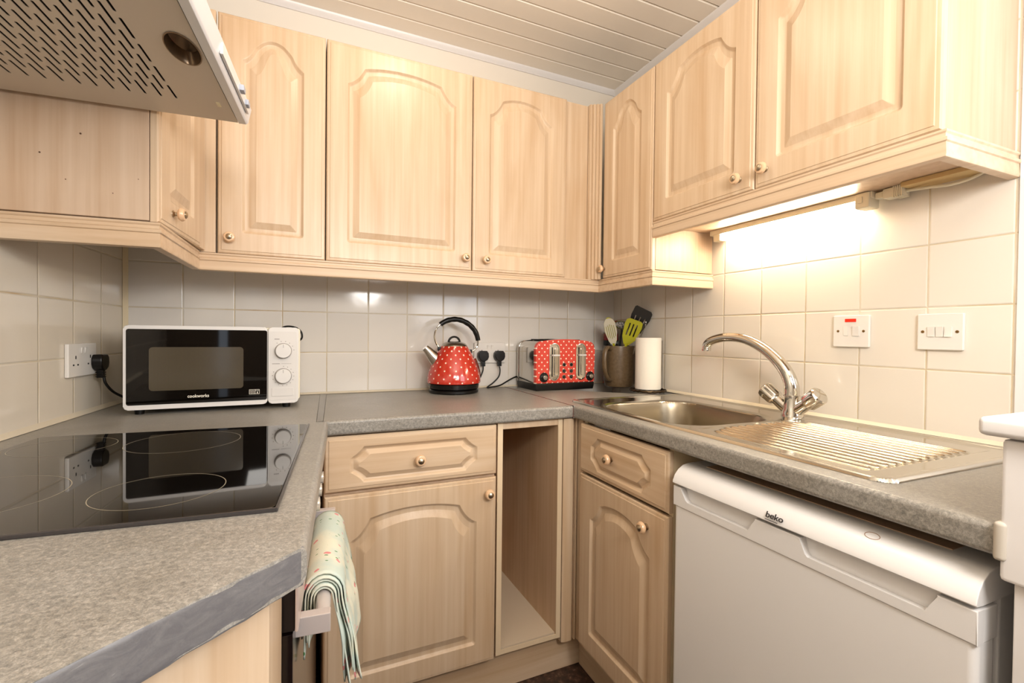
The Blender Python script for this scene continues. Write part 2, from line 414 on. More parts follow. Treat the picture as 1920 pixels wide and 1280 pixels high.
# window frame in the right wall (daylight side)
bm = NB()
for a in ((1.75, 1.80, 1.02, 2.05), (2.95, 3.0, 1.02, 2.05), (1.80, 2.95, 1.02, 1.07), (1.80, 2.95, 2.0, 2.05), (2.355, 2.395, 1.07, 2.0)):
    box(bm, a[0], a[1], 0.02, 0.07, a[2], a[3], 0.003)
struct('window_1', bm, GLOSSW, FR)
# rear wall with a door standing ajar
bm = NB(); box(bm, -0.1, 0.50, -3.9, -3.8, 0, ZC); box(bm, 0.575, 2.7, -3.9, -3.8, 0, ZC); box(bm, 0.50, 0.575, -3.9, -3.8, 2.0, ZC)
struct('wall_rear', bm, mat('rear_paint', (112, 98, 84), 0.7))
bm = NB(); box(bm, -0.4, 3.2, -4.0, 0.1, -0.05, 0)
FLO = mat('floor_vinyl', (58, 40, 32), 0.45); _t = NT(FLO); _v = _t.coords()
_t.set('Base Color', _t.ramp(_t.noise(_v, 45, 4, 0.7), [(0.4, (38, 24, 20)), (0.55, (66, 44, 34)), (0.7, (120, 96, 78))]))
struct('floor', bm, FLO)
# boarded ceiling: boards run along x, bevelled joints
bm = NB()
box(bm, -0.4, 3.2, -4.0, 0.1, ZC+0.009, ZC+0.06)
y = -0.008; k = 0
while y > -3.9:
    y1 = y-0.0925
    pts = [(y-0.0012, ZC+0.010), (y-0.0012, ZC+0.004), (y-0.0055, ZC), (y1+0.0055, ZC), (y1+0.0012, ZC+0.004), (y1+0.0012, ZC+0.010)]
    prism(bm, pts, -0.4, 3.2, 'x'); y = y1
struct('ceiling', bm, CEILM, smooth=False)
# coving strips
bm = NB(); prism(bm, [(0, ZC-0.022), (-0.006, ZC-0.022), (-0.010, ZC-0.016), (-0.018, ZC-0.008), (-0.020, ZC), (0, ZC)], XC-0.3, W_+0.05, 'x')
struct('trim_3', bm, GLOSSW)
bm = NB(); prism(bm, [(-0.001, ZC-0.030), (-0.008, ZC-0.030), (-0.013, ZC-0.022), (-0.026, ZC-0.008), (-0.028, ZC), (-0.001, ZC)], 0.0, 3.9, 'x')
struct('trim_4', bm, GLOSSW, FR)
# painted half-height wall at the end of the right worktop, with its cap
bm = NB(); box(bm, 1.660, 1.800, -0.60, 0, 0.842, 1.020, 0.006); box(bm, 1.672, 1.800, -0.592, 0, 0, 0.842, 0.002)
struct('wall_end', bm, GLOSSW, FR)
bm = NB(); box(bm, 1.641, 1.84, -0.612, 0.0, 1.022, 1.046, 0.007, 3)
struct('trim_5', bm, GLOSSW, FR)
# sealant beads
bm = NB(); prism(bm, [(0, 0.911), (-0.006, 0.911), (0, 0.918)], XC, W_, 'x'); struct('trim_6', bm, mat('sealant', (206, 194, 172), 0.5))
bm = NB(); prism(bm, [(0, 0.911), (-0.009, 0.911), (0, 0.922)], -1.9, 0, 'x'); struct('trim_7', bm, mat('sealant', (206, 194, 172), 0.5), FL)
bm = NB(); prism(bm, [(0, 0.911), (-0.009, 0.911), (0, 0.920)], 0, 1.65, 'x'); struct('trim_8', bm, mat('sealant', (206, 194, 172), 0.5), FR)
bm = NB(); prism(bm, [(0, 0), (0.012, 0), (0, -0.012)], 0.905, 1.42, 'z'); bmesh.ops.translate(bm, verts=bm.verts, vec=(XC, 0, 0)); struct('trim_9', bm, mat('sealant2', (212, 196, 164), 0.5))

# ================================================================ WORKTOPS
def slab(bm, poly, z0, z1, front=None, r=0.009):
    A = [bm.verts.new((p[0], p[1], z0)) for p in poly]; B = [bm.verts.new((p[0], p[1], z1)) for p in poly]; n = len(poly)
    bm.faces.new(A[::-1]); bm.faces.new(B)
    for i in range(n): bm.faces.new((A[i], A[(i+1) % n], B[(i+1) % n], B[i]))
    es = []
    for i in (front or []):
        for ring in (A, B):
            e = bm.edges.get((ring[i], ring[(i+1) % n]))
            if e: es.append(e)
    if es: bmesh.ops.bevel(bm, geom=es, offset=r, segments=5, profile=0.5, affect='EDGES')
ZW0, ZW = 0.869, 0.910
# left worktop, polygon in world, built in FB
pl = [(XC, -0.001), (1.031, -0.001), (0.9965, -0.603), LW(0.556, 0.638, 0)[:2], LW(1.318, 0.638, 0)[:2], LW(1.48, 0.483, 0)[:2], LW(1.96, 0.02, 0)[:2], LW(1.96, 0.001, 0)[:2]]
T = Thing('worktop', 'grey mottled worktop under the black hob and microwave with cut-off grey painted end', 'worktop', FB, (0.8, -0.6, ZW0))
bm = NB(); slab(bm, pl, ZW0, ZW, [3]); T.part('slab', bm, WTOP)
bm = NB(); E0 = [LW(1.3185, 0.634, 0), LW(1.48, 0.4835, 0), LW(1.9595, 0.0205, 0)]
Q = []
for a, b, n in ((E0[0], E0[1], 16), (E0[1], E0[2], 44)):
    d = (b-a).normalized(); nrm = Vector((d.y, -d.x, 0)); nrm = nrm if nrm.dot(CAM-a) > 0 else -nrm
    for i in range(n+1):
        if Q and i == 0: continue
        k = len(Q); p = a+(b-a)*(i/n); e = 0.0006*sin(k*1.7)+0.0005*sin(k*0.63); lo = 0.0007*sin(k*0.9)+0.0006*sin(k*2.3)
        Q.append((p+nrm*0.0004, p+nrm*(0.0022+e), lo))
for (p0, q0, l0), (p1, q1, l1) in zip(Q, Q[1:]):
    v = [bm.verts.new((p.x, p.y, z)) for p, z in ((p0, ZW0-0.002+l0), (q0, ZW0+0.004+l0), (q0, ZW-0.004), (p0, ZW-0.0003), (p1, ZW0-0.002+l1), (q1, ZW0+0.004+l1), (q1, ZW-0.004), (p1, ZW-0.0003))]
    for f in ((0, 1, 5, 4), (1, 2, 6, 5), (2, 3, 7, 6)): bm.faces.new([v[k] for k in f])
bmesh.ops.remove_doubles(bm, verts=bm.verts, dist=0.00005)
T.part('cut_edge', bm, WPAINT, label='dark grey painted cut end', ang=60)
T = Thing('worktop', 'grey mottled worktop along the back wall, carrying the kettle', 'worktop', FB, (1.4, -0.3, ZW0))
bm = NB(); slab(bm, [(1.0545, -0.001), (1.0145, -0.598), (1.781, -0.598), (1.7925, -0.001)], ZW0, ZW, [1]); T.part('slab', bm, WTOP)
# right worktop with sink cut-out
T = Thing('worktop', 'grey mottled worktop along the right wall around the sink', 'worktop', FR, (0.9, -0.3, ZW0))
bm = NB()
J0 = FR.inverted() @ Vector((1.7965, -0.001, 0)); J1 = FR.inverted() @ Vector((1.784, -0.5975, 0))
slab(bm, [(J1.x, J1.y), (1.6595, -0.5985), (1.6595, -0.53), (J1.x, -0.53)], ZW0, ZW, [0])
slab(bm, [(J0.x, J0.y), (J1.x, J1.y), (J1.x+0.001, -0.53), (0.58, -0.53), (0.58, -0.0005)], ZW0, ZW)
slab(bm, [(0.58, -0.13), (1.07, -0.13), (1.07, -0.0005), (0.58, -0.0005)], ZW0, ZW)
slab(bm, [(1.07, -0.53), (1.6595, -0.53), (1.6595, -0.0005), (1.07, -0.0005)], ZW0, ZW)
T.part('slab', bm, WTOP)
bm = NB(); box(bm, 1.655, 1.668, -0.6045, -0.580, 0.867, 0.916, 0.005, 3); T.part('sealant', bm, mat('sealant_blob', (190, 182, 170), 0.6))
# joint strips
bm = NB(); slab(bm, [(1.0315, -0.001), (1.0540, -0.001), (1.0135, -0.5985), (0.9975, -0.6015)], 0.880, 0.9116); bmesh.ops.bevel(bm, geom=list(bm.edges), offset=0.0008, segments=1, affect='EDGES')
tag(mk('joint_strip', bm, mat('alu_strip', (142, 138, 132), 0.35, 0.8), (1.02, -0.3, 0.88), None, FB), 'narrow metal strip covering the worktop joint right of the microwave', 'strip')
bm = NB(); slab(bm, [(1.7928, -0.001), (1.7962, -0.001), (1.7838, -0.5965), (1.7812, -0.5965)], 0.872, 0.9108)
JS = mat('joint_filler', (60, 26, 20), 0.5); _t = NT(JS); _t.set('Base Color', _t.ramp(_t.noise(_t.coords(), 60, 3), [(0.42, (44, 30, 26)), (0.52, (110, 34, 24)), (0.66, (150, 110, 90))]))
tag(mk('joint_strip', bm, JS, (1.79, -0.3, 0.88), None, FB), 'dark reddish filler in the worktop corner joint in front of the toaster', 'strip')

# ================================================================ WALL CABINETS
ZB, ZT, YU = 1.3774, 2.0924, -0.283
g0, g1, g2, g3 = 0.7306, 1.0332, 1.5358, 1.9351
wall_cab(FB, 'tall narrow maple wall cabinet above the microwave, beside the hood', g0, g1, ZB, ZT, [(g0+0.003, g1-0.002, 0.766, 1.424)], YU)
wall_cab(FB, 'widest maple wall cabinet with arched door in the middle of the back wall', g1, g2, ZB, ZT, [(g1+0.002, g2-0.002, 1.508, 1.421)], YU)
wall_cab(FB, 'maple wall cabinet with arched door above the toaster on the back wall', g2, g3, ZB, ZT, [(g2+0.002, g3-0.001, 1.588, 1.419)], YU)
# corner filler between the back run and the right run
T = Thing('corner_filler', 'plain and fluted maple filler in the upper right corner between cabinets', 'filler', FB, (1.99, -0.27, ZB))
bm = NB(); box(bm, g3+0.0015, 2.04, YU+0.012, YU+0.03, ZB, ZT-0.004); T.part('panel', bm, WOOD)
bm = NB()
for k, x in enumerate((2.042, 2.0535, 2.065, 2.0765)):
    box(bm, x, x+0.0113, YU-0.004-0.0075*k, YU+0.018, ZB-0.003, ZT+0.0, 0.002, 2)
T.part('fluted_post', bm, WOOD)
# right run
wall_cab(FR, 'narrow maple wall cabinet in the right corner, above the kitchen roll', 0.3195, 0.6240, ZB, ZT, [(0.3215, 0.6225, 0.3345, 1.415)], -0.289)
wall_cab(FR, 'double maple wall cabinet over the sink with the strip light below', 0.6255, 1.449, 1.5441, ZT, [(0.6270, 1.0340, 0.990, 1.5835), (1.0375, 1.4475, 1.072, 1.5875)], -0.289, dz=-0.0181)
# left run cabinet in the corner (front faces right)
T = wall_cab(FL, 'maple wall cabinet on the left wall with plain end panel behind the hood', -0.638, -0.265, 1.381, 2.096, [(-0.636, -0.318, -0.552, 1.419)], -0.294)
bm = NB()
for x, z, r in ((0.155, 1.553, 0.0018), (0.088, 1.505, 0.0016), (0.13, 1.455, 0.0011), (0.21, 1.435, 0.0009), (0.255, 1.47, 0.0008)):
    bm = NB(); M = dirM((-0.6366-0.0003, -x, z), (-1, 0, 0)); lathe(bm, [(r, -0.0005), (r, 0.0004)], 12, M); T.part('screw_hole', bm, mat('hole', (84, 54, 34), 0.8))
bm = NB(); box(bm, -0.3165, -0.262, -0.290, -0.272, 1.381, 2.094, 0.002); T.part('stile', bm, WOOD)
# back-plane stile between left cabinet and first back cabinet
bm = NB(); box(bm, 0.690, 0.7285, YU+0.004, YU+0.02, ZB, ZT, 0.001)
tag(mk('filler_strip', bm, WOOD, (0.71, YU, ZB), None, FB), 'narrow maple filler strip between the left wall cabinet and the cabinet above the microwave', 'filler')
# light rails
ZR = 1.3755
c = FL.inverted() @ Vector((0.688, -0.281, 0)); pR = FR.inverted()
p0 = LW(0.640, 0.012, 0); p1 = LW(0.640, 0.293, 0); p2 = Vector((0.6855, YU+0.001, 0)); xj = 2.0965
bm = rail_bm([(p0.x, p0.y), (p1.x, p1.y), (p2.x, p2.y)], ZR+0.003, 0.055)
tag(mk('light_rail', bm, MOULD, (p1.x, p1.y, 1.32), None, FB), 'light rail moulding under the left wall cabinet, turning the corner towards the back', 'moulding')
q1 = RW(0.279, 0.2830, 0); q2 = RW(0.6245, 0.2830, 0); q3 = RW(0.6245, 0.002, 0)
bm = rail_bm([(p2.x+0.0015, YU+0.001), (q1.x, YU+0.001), (q2.x, q2.y), (q3.x, q3.y)], ZR, 0.052)
tag(mk('light_rail', bm, MOULD, (1.4, YU, 1.32), None, FB), 'long light rail moulding under the back wall cabinets and narrow right cabinet', 'moulding')
bm = rail_bm([(0.6260, -0.283), (1.4525, -0.283), (1.4525, -0.002)], 1.5425, 0.053)
tag(mk('light_rail', bm, MOULD, (1.0, -0.283, 1.49), None, FR), 'light rail moulding over the sink, below the double cabinet', 'moulding')

# ================================================================ STRIP LIGHT
T = Thing('strip_light', 'slim lit fluorescent strip light under the cabinet above the sink', 'light', FR, (0.95, -0.03, 1.50))
bm = NB(); box(bm, 0.655, 1.195, -0.050, -0.012, 1.510, 1.5278, 0.002); T.part('housing', bm, CREAMP)
bm = NB(); tube(bm, [(0.690, -0.034, 1.4995), (1.160, -0.034, 1.4995)], 0.0085, 16)
T.part('tube', bm, mat('lit_tube', (255, 240, 205), 0.5, emit=((1.0, 0.87, 0.65, 1), 105.0)))
bm = NB(); box(bm, 0.668, 0.700, -0.048, -0.012, 1.487, 1.5275, 0.004); T.part('end_cap', bm, CREAMP)
bm = NB(); box(bm, 1.156, 1.192, -0.056, -0.010, 1.486, 1.5277, 0.004); sw = T.part('switch_block', bm, CREAMP)
bm = NB(); box(bm, 1.164, 1.176, -0.0585, -0.055, 1.500, 1.516, 0.001); T.part('switch', bm, CREAMP, sw)
bm = NB(); box(bm, 1.196, 1.215, -0.040, -0.018, 1.506, 1.522, 0.003); box(bm, 1.2150, 1.262, -0.044, -0.014, 1.500, 1.5265, 0.005)
for k in range(5): box(bm, 1.240+k*0.0045, 1.2425+k*0.0045, -0.0455, -0.0125, 1.499, 1.527)
T.part('connector', bm, CREAMP)
bm = NB()
tube(bm, catmull([(1.26, -0.03, 1.512), (1.31, -0.034, 1.506), (1.345, -0.030, 1.502), (1.375, -0.02, 1.506), (1.398, -0.012, 1.516), (1.41, -0.008, 1.527)], 8), 0.0036, 10); T.part('lead', bm, CREAMP)
bm = NB(); box(bm, 1.265, 1.42, -0.062, -0.002, 1.5155, 1.5275, 0.002)
tag(mk('batten', bm, mat('raw_timber', (196, 168, 118), 0.7), (1.34, -0.03, 1.5155), None, FR), 'rough timber batten under the sink cabinet beside the strip light lead', 'batten')

# ================================================================ COOKER HOOD (left frame: x=-s)
T = Thing('cooker_hood', 'white cooker hood with slotted underside, upper left corner', 'cooker hood', FL, (-0.955, -0.23, 1.615))
HZ = 1.615
plate = NB(); prism(plate, [(-1.255, -0.003), (-1.255, -0.4475), (-0.655, -0.4475), (-0.655, -0.003)], HZ, HZ+0.0015, 'z')
cut = NB()
def capsule(x0, x1, y, r, z0, z1):
    n = 5; P = [(x1-r+r*cos(-pi/2+pi*k/n), y+r*sin(-pi/2+pi*k/n)) for k in range(n+1)]+[(x0+r+r*cos(pi/2+pi*k/n), y+r*sin(pi/2+pi*k/n)) for k in range(n+1)]
    prism(cut, P, z0, z1, 'z')
for j in range(13):
    for k in range(7):
        s0 = 0.7355+0.0686*k
        capsule(-(s0+0.055), -s0, -(0.353-0.0260*j), 0.0021, HZ-0.01, HZ+0.01)
        s0 += 0.0343
        if j < 12 and k < 7: capsule(-(s0+0.055), -s0, -(0.340-0.0260*j), 0.0021, HZ-0.01, HZ+0.01)
lm = Matrix.Translation((-0.937, -0.4185, HZ)); lathe(cut, [(0.048, -0.01), (0.048, 0.01)], 40, lm, sy=0.50)
for bmx in (plate, cut): bmesh.ops.recalc_face_normals(bmx, faces=bmx.faces)
cme = bpy.data.meshes.new('cutter'); cut.to_mesh(cme); cut.free(); co = bpy.data.objects.new('cutter', cme); COL.objects.link(co)
pme = bpy.data.meshes.new('plate'); plate.to_mesh(pme); plate.free(); po = bpy.data.objects.new('plate', pme); COL.objects.link(po)
md = po.modifiers.new('b', 'BOOLEAN'); md.object = co; md.operation = 'DIFFERENCE'; md.solver = 'EXACT'
dg = bpy.context.evaluated_depsgraph_get(); rm = bpy.data.meshes.new_from_object(po.evaluated_get(dg))
bm = NB(); bm.from_mesh(rm)
for o in (co, po): bpy.data.objects.remove(o)
HOODM = mat('hood_enamel', (196, 184, 168), 0.3)
T.part('filter_plate', bm, HOODM, smooth=False, label='white metal plate with rows of black slots')
bm = NB()   # body shell above the plate, open inside
prism(bm, [(-0.003, HZ+0.002), (-0.447, HZ+0.002), (-0.447, HZ+0.036), (-0.30, HZ+0.14), (-0.003, HZ+0.14)], -1.255, -0.655, 'x')
bmesh.ops.delete(bm, geom=[f for f in bm.faces if f.calc_center_median().z < HZ+0.003], context='FACES')
T.part('body', bm, [HOODM])
bm = NB(); box(bm, -1.24, -0.67, -0.375, -0.02, HZ+0.012, HZ+0.013); T.part('grease_filter', bm, SLOTB, label='dark filter behind the slots')
bm = NB(); prism(bm, [(-0.4495, HZ-0.0015), (-0.4640, HZ-0.0015), (-0.4680, HZ+0.002), (-0.4745, HZ+0.033), (-0.4700, HZ+0.037), (-0.4495, HZ+0.037)], -1.256, -0.654, 'x', bev=0.0012)
fa = T.part('front_fascia', bm, WHITEG)
bm = NB()
box(bm, -0.93, -0.69, -0.4755, -0.4705, HZ+0.008, HZ+0.028, 0.001); pn = T.part('control_panel', bm, WHITEG)
bm = NB(); box(bm, -0.795, -0.775, -0.484, -0.4745, HZ+0.012, HZ+0.024, 0.002); T.part('slider', bm, mat('slider_grey', (168, 172, 184), 0.4), pn)
bm = NB(); box(bm, -0.735, -0.715, -0.482, -0.4745, HZ+0.010, HZ+0.022, 0.002); T.part('slider', bm, mat('slider_grey', (168, 172, 184), 0.4), pn)
bm = NB(); M = Matrix.Translation((-0.937, -0.4185, 0))
lathe(bm, [(0.0495, HZ-0.0008), (0.0500, HZ-0.0012), (0.0470, HZ-0.0012), (0.0465, HZ+0.002), (0.040, HZ+0.018), (0.022, HZ+0.026), (0.001, HZ+0.028)], 40, M, sy=0.50, cap0=False)
T.part('lamp_recess', bm, mat('reflector', (120, 100, 78), 0.28, 0.7), label='oval unlit lamp recess')
bm = NB(); box(bm, -0.748, -0.728, -0.431, -0.424, HZ-0.001, HZ+0.001, 0.0004); T.part('clip', bm, mat('clip_cream', (226, 214, 178), 0.4))

# ================================================================ HOB
T = Thing('hob', 'black glass ceramic hob with four ring marks, reflecting the microwave', 'hob', FL, (-0.9, -0.33, ZW))
HOBG = mat('hob_glass', (9, 7, 6), 0.025, spec=0.9); _t = NT(HOBG)
bm = NB(); prism(bm, rrect(-1.200, -0.602, -0.592, -0.070, 0.012, 4), ZW+0.0002, ZW+0.0050, 'z', bev=0.0012)
T.part('glass', bm, HOBG)
RING = mat('hob_marking', (150, 140, 120), 0.3)
for s, d, r in ((0.735, 0.368, 0.100), (1.075, 0.430, 0.080), (0.720, 0.165, 0.080), (1.040, 0.200, 0.105)):
    bm = NB(); n = 96
    A = [bm.verts.new((-s+(r)*cos(2*pi*k/n), -d+r*sin(2*pi*k/n), ZW+0.00515)) for k in range(n)]
    B = [bm.verts.new((-s+(r-0.0011)*cos(2*pi*k/n), -d+(r-0.0011)*sin(2*pi*k/n), ZW+0.00515)) for k in range(n)]
    for k in range(n): bm.faces.new((A[k], A[(k+1) % n], B[(k+1) % n], B[k]))
    T.part('ring_marking', bm, RING)
bm = NB(); box(bm, -1.2035, -0.60, -0.5960, -0.592, ZW+0.0003, ZW+0.0058, 0.0012); box(bm, -1.2035, -1.1995, -0.594, -0.07, ZW+0.0003, ZW+0.0056, 0.001)
T.part('edge_trim', bm, mat('hob_edge', (78, 74, 74), 0.25, 0.6))

# ================================================================ MICROWAVE
MWF = Matrix.Translation((0.522, -0.330, 0.910)) @ Matrix.Rotation(0.030, 4, 'Z')
T = Thing('microwave', 'white microwave oven with black glass door on the left worktop', 'microwave', MWF, (0.216, 0.15, 0))
z0, z1 = 0.015, 0.2475; Wd = 0.433
bm = NB(); prism(bm, rrect(0.010, Wd+0.006, z0+0.006, z1-0.002, 0.008, 4), 0.030, 0.295, 'y', bev=0.003)
T.part('body', bm, mat('mw_case', (222, 214, 192), 0.35))
bm = NB(); prism(bm, rrect(0, 0.3475, z0, z1, 0.010, 5), 0.0, 0.030, 'y', bev=0.003); dr = T.part('door', bm, WHITE)
bm = NB(); prism(bm, rrect(0.0065, 0.3465, z0+0.013, z1-0.010, 0.006, 4), -0.0012, 0.004, 'y', bev=0.0006)
T.part('door_glass', bm, mat('mw_glass', (6, 4, 3), 0.035, spec=0.55), dr, label='black glass door front')
MESHM = mat('mw_window_mesh', (66, 58, 46), 0.12, spec=0.8); _t = NT(MESHM); _x = _t.xyz(_t.coords())
_d = _t.m('MULTIPLY', _t.m('SINE', _t.m('MULTIPLY', _x[0], 2200)), _t.m('SINE', _t.m('MULTIPLY', _x[2], 2200)))
_t.set('Base Color', _t.ramp(_d, [(0.25, (78, 70, 56)), (0.6, (48, 42, 34))]))
bm = NB(); prism(bm, rrect(0.057, 0.284, 0.066, 0.1875, 0.009, 5), -0.0016, 0.0, 'y'); T.part('window', bm, MESHM, dr, label='greyish perforated window screen')
LET = mat('white_print', (236, 230, 216), 0.5)
bm = text_bm('cookworks', 0.0125, 0.0003, Matrix.Translation((0.172, -0.0022, 0.0475)), 0.00015, 0.92); T.part('logo', bm, LET, dr, smooth=False)
bm = NB()
X0, X1, Z0, Z1 = 0.299, 0.3265, 0.0465, 0.0605
for a in ((X0, X1, Z0, Z0+0.0009), (X0, X1, Z1-0.0009, Z1), (X0, X0+0.0009, Z0, Z1), (X1-0.0009, X1, Z0, Z1), (X0+0.0155, X0+0.0164, Z0, Z1), (X0+0.0164, X1, Z1-0.0042, Z1-0.0034), (X0+0.0205, X0+0.023, Z0+0.002, Z0+0.007)):
    box(bm, a[0], a[1], -0.0018, -0.0012, a[2], a[3])
for j in range(3):
    P = [(X0+0.002+0.0125*k/12, -0.0016, Z0+0.0035+j*0.0034+0.0011*sin(k/12*4*pi)) for k in range(13)]
    tube(bm, P, 0.0004, 5)
T.part('wave_symbol', bm, LET, dr, smooth=False)
bm = NB(); prism(bm, rrect(0.3495, Wd, z0, z1, 0.010, 5), 0.0, 0.030, 'y', bev=0.003); cp = T.part('control_panel', bm, WHITE)
bm = NB(); prism(bm, rrect(0.3525, Wd-0.0045, z0+0.010, z1-0.012, 0.004, 3), -0.0008, 0.002, 'y', bev=0.0005); plate_bm = bm
GREYP = mat('grey_print', (130, 124, 118), 0.5)
for zc in (0.1755, 0.0985):
    bm = NB(); M = Matrix.Translation((0.3905, -0.0008, zc)) @ Matrix.Rotation(pi/2, 4, 'X')
    lathe(bm, [(0.0238, 0), (0.0238, 0.0012), (0.0225, 0.0012)], 40, M, 1); lathe(bm, [(0.0225, 0.0004), (0.0215, 0.014), (0.020, 0.0155), (0.002, 0.0158)], 40, M, 0)
    box(bm, 0.3900, 0.3910, -0.0172, -0.0164, zc+0.010, zc+0.020, mi=1)
    T.part('dial', bm, [WHITE, GREYP], cp)
bm = plate_bm
for zc, a0, a1, n in ((0.1755, 0.1, 2.2, 6), (0.0985, -3.6, 1.55, 14)):
    for k in range(n):
        a = a0+(a1-a0)*k/(n-1); x, z = 0.3905+0.0295*cos(a), zc+0.0295*sin(a)
        box(bm, x-0.0012, x+0.0012, -0.0011, -0.0007, z-0.0009, z+0.0009, mi=1)
for a in ((0.360, 0.381, 0.1355, 0.137), (0.385, 0.413, 0.136, 0.1366), (0.366, 0.380, 0.2105, 0.2125)): box(bm, a[0], a[1], -0.0011, -0.0007, a[2], a[3], mi=1)
T.part('panel_plate', bm, [mat('mw_panel', (212, 208, 204), 0.3), GREYP], cp)
bm = NB(); prism(bm, rrect(0.359, 0.4195, 0.0370, 0.0625, 0.003, 3), -0.0026, 0.0, 'y', bev=0.0006); T.part('door_button', bm, mat('mw_panel', (212, 208, 204), 0.3), cp)
for x, y in ((0.03, 0.03), (0.40, 0.03), (0.03, 0.26), (0.40, 0.26)):
    bm = NB(); lathe(bm, [(0.011, 0.0), (0.013, 0.0155)], 20, Matrix.Translation((x, y, 0))); T.part('foot', bm, BLACK)
iM = MWF.inverted()
def toM(p): return iM @ Vector(p)
bm = NB()
pp = [LW(0.2145, 0.030, 1.012), LW(0.212, 0.034, 0.990), LW(0.19, 0.045, 0.962), LW(0.14, 0.062, 0.935), LW(0.10, 0.075, 0.9165), LW(0.06, 0.10, 0.9155), Vector((0.60, -0.020, 0.9155))]
tube(bm, catmull([toM(p) for p in pp], 8), 0.0036, 10); T.part('power_cord', bm, RUBBER)
bm = NB(); tube(bm, catmull([(0.375, 0.25, 0.235), (0.395, 0.245, 0.252), (0.425, 0.24, 0.252), (0.447, 0.235, 0.238), (0.452, 0.235, 0.215), (0.4405, 0.24, 0.20)], 8), 0.0032, 10); T.part('cord_loop', bm, RUBBER)
def plug_bm(frame_to, x, y, z):
    """UK plug, cable leaving downwards; local: face -y, back on y"""
    b = NB(); prism(b, [(x+px, z+pz) for px, pz in ((-0.019, -0.016), (-0.024, -0.004), (-0.023, 0.012), (-0.015, 0.022), (0.015, 0.022), (0.023, 0.012), (0.024, -0.004), (0.019, -0.016), (0.006, -0.024), (-0.006, -0.024))], y-0.026, y, 'y', bev=0.004, seg=3)
    prism(b, [(x+px, z+pz) for px, pz in ((-0.007, -0.045), (0.007, -0.045), (0.008, -0.02), (-0.008, -0.02))], y-0.022, y-0.006, 'y', bev=0.002)
    for k in range(3): prism(b, rrect(x-0.008, x+0.008, z-0.043+k*0.006, z-0.040+k*0.006, 0.001, 1), y-0.0235, y-0.0045, 'y')
    if frame_to is not None: bmesh.ops.transform(b, matrix=frame_to, verts=b.verts)
    return b
T.part('plug', plug_bm(iM @ FL, -0.2145, -0.0095, 1.052), BLACK)

# ================================================================ SOCKETS AND SWITCHES
SCREW = mat('screw_brass', (150, 120, 76), 0.35, 0.9)
def plate_thing(frame, name, label, cat, x, z, wd, ht, inserts):
    T = Thing(name, label, cat, frame, (x, 0, z-ht/2)); bm = NB()
    prism(bm, rrect(x-wd/2, x+wd/2, z-ht/2, z+ht/2, 0.003, 3), -0.0095, -0.0004, 'y', bev=0.0022, seg=3); T.part('plate', bm, WHITEP)
    for it in inserts(T, x, z): pass
    return T
def rocker(T, x, z, wx=0.0095, hz=0.020, name='rocker', m=None, tilt=1):
    b = NB(); prism(b, [(-0.0098, z-hz/2), (-0.0120-0.002*(tilt < 0), z-hz/2), (-0.0120, z), (-0.0120-0.002*(tilt > 0), z+hz/2), (-0.0098, z+hz/2)], x-wx/2, x+wx/2, 'x', bev=0.0006)
    T.part(name, b, m or WHITEP)
def socket_ins(T, x, z):
    for sx in (-1, 1):
        rocker(T, x+sx*0.0095, z+0.026, 0.009, 0.016, 'rocker')
        b = NB(); cx = x+sx*0.038
        for ax, az, ww, hh in ((0, 0.008, 0.0042, 0.0085), (-0.011, -0.012, 0.0065, 0.0042), (0.011, -0.012, 0.0065, 0.0042)):
            box(b, cx+ax-ww/2, cx+ax+ww/2, -0.0100, -0.0093, z+az-hh/2, z+az+hh/2)
        T.part('pin_holes', b, SLOTB)
    yield
plate_thing(FL, 'double_socket', 'white double wall socket on the left wall beside the microwave', 'socket', -0.2775, 1.0620, 0.146, 0.088, socket_ins)
plate_thing(FB, 'double_socket', 'white double wall socket on the back wall between kettle and toaster', 'socket', 1.7200, 1.0625, 0.146, 0.088, socket_ins)
def screws(T, x, z, o):
    for sx in (-1, 1):
        b = NB(); M = Matrix.Translation((x+sx*o, -0.0093, z)) @ Matrix.Rotation(pi/2, 4, 'X'); lathe(b, [(0.0036, 0), (0.0034, 0.0010), (0.0008, 0.0012)], 14, M); T.part('screw', b, SCREW)
def spur_ins(T, x, z):
    screws(T, x, z, 0.0335)
    b = NB(); box(b, x-0.0145, x+0.0145, -0.0115, -0.0095, z+0.0255, z+0.0345, 0.0006); T.part('neon', b, mat('neon_red', (190, 20, 10), 0.15, emit=((1.0, 0.06, 0.02, 1), 0.5)), label='red lit neon window')
    b = NB(); box(b, x-0.019, x-0.0065, -0.0108, -0.0095, z-0.013, z+0.0135, 0.0008); T.part('fuse_carrier', b, WHITEP)
    rocker(T, x+0.0145, z, 0.0175, 0.0265); yield
plate_thing(FR, 'fused_switch', 'white fused switch with a small red neon above the tap', 'switch', 1.1250, 1.1630, 0.0945, 0.0880, spur_ins)
def triple_ins(T, x, z):
    screws(T, x, z, 0.0335)
    for k in range(3): rocker(T, x-0.0160+0.0165*k, z, 0.0145, 0.024, tilt=1 if k < 2 else -1)
    yield
plate_thing(FR, 'light_switch', 'white triple light switch right of the fused switch', 'switch', 1.3265, 1.1610, 0.0900, 0.0875, triple_ins)

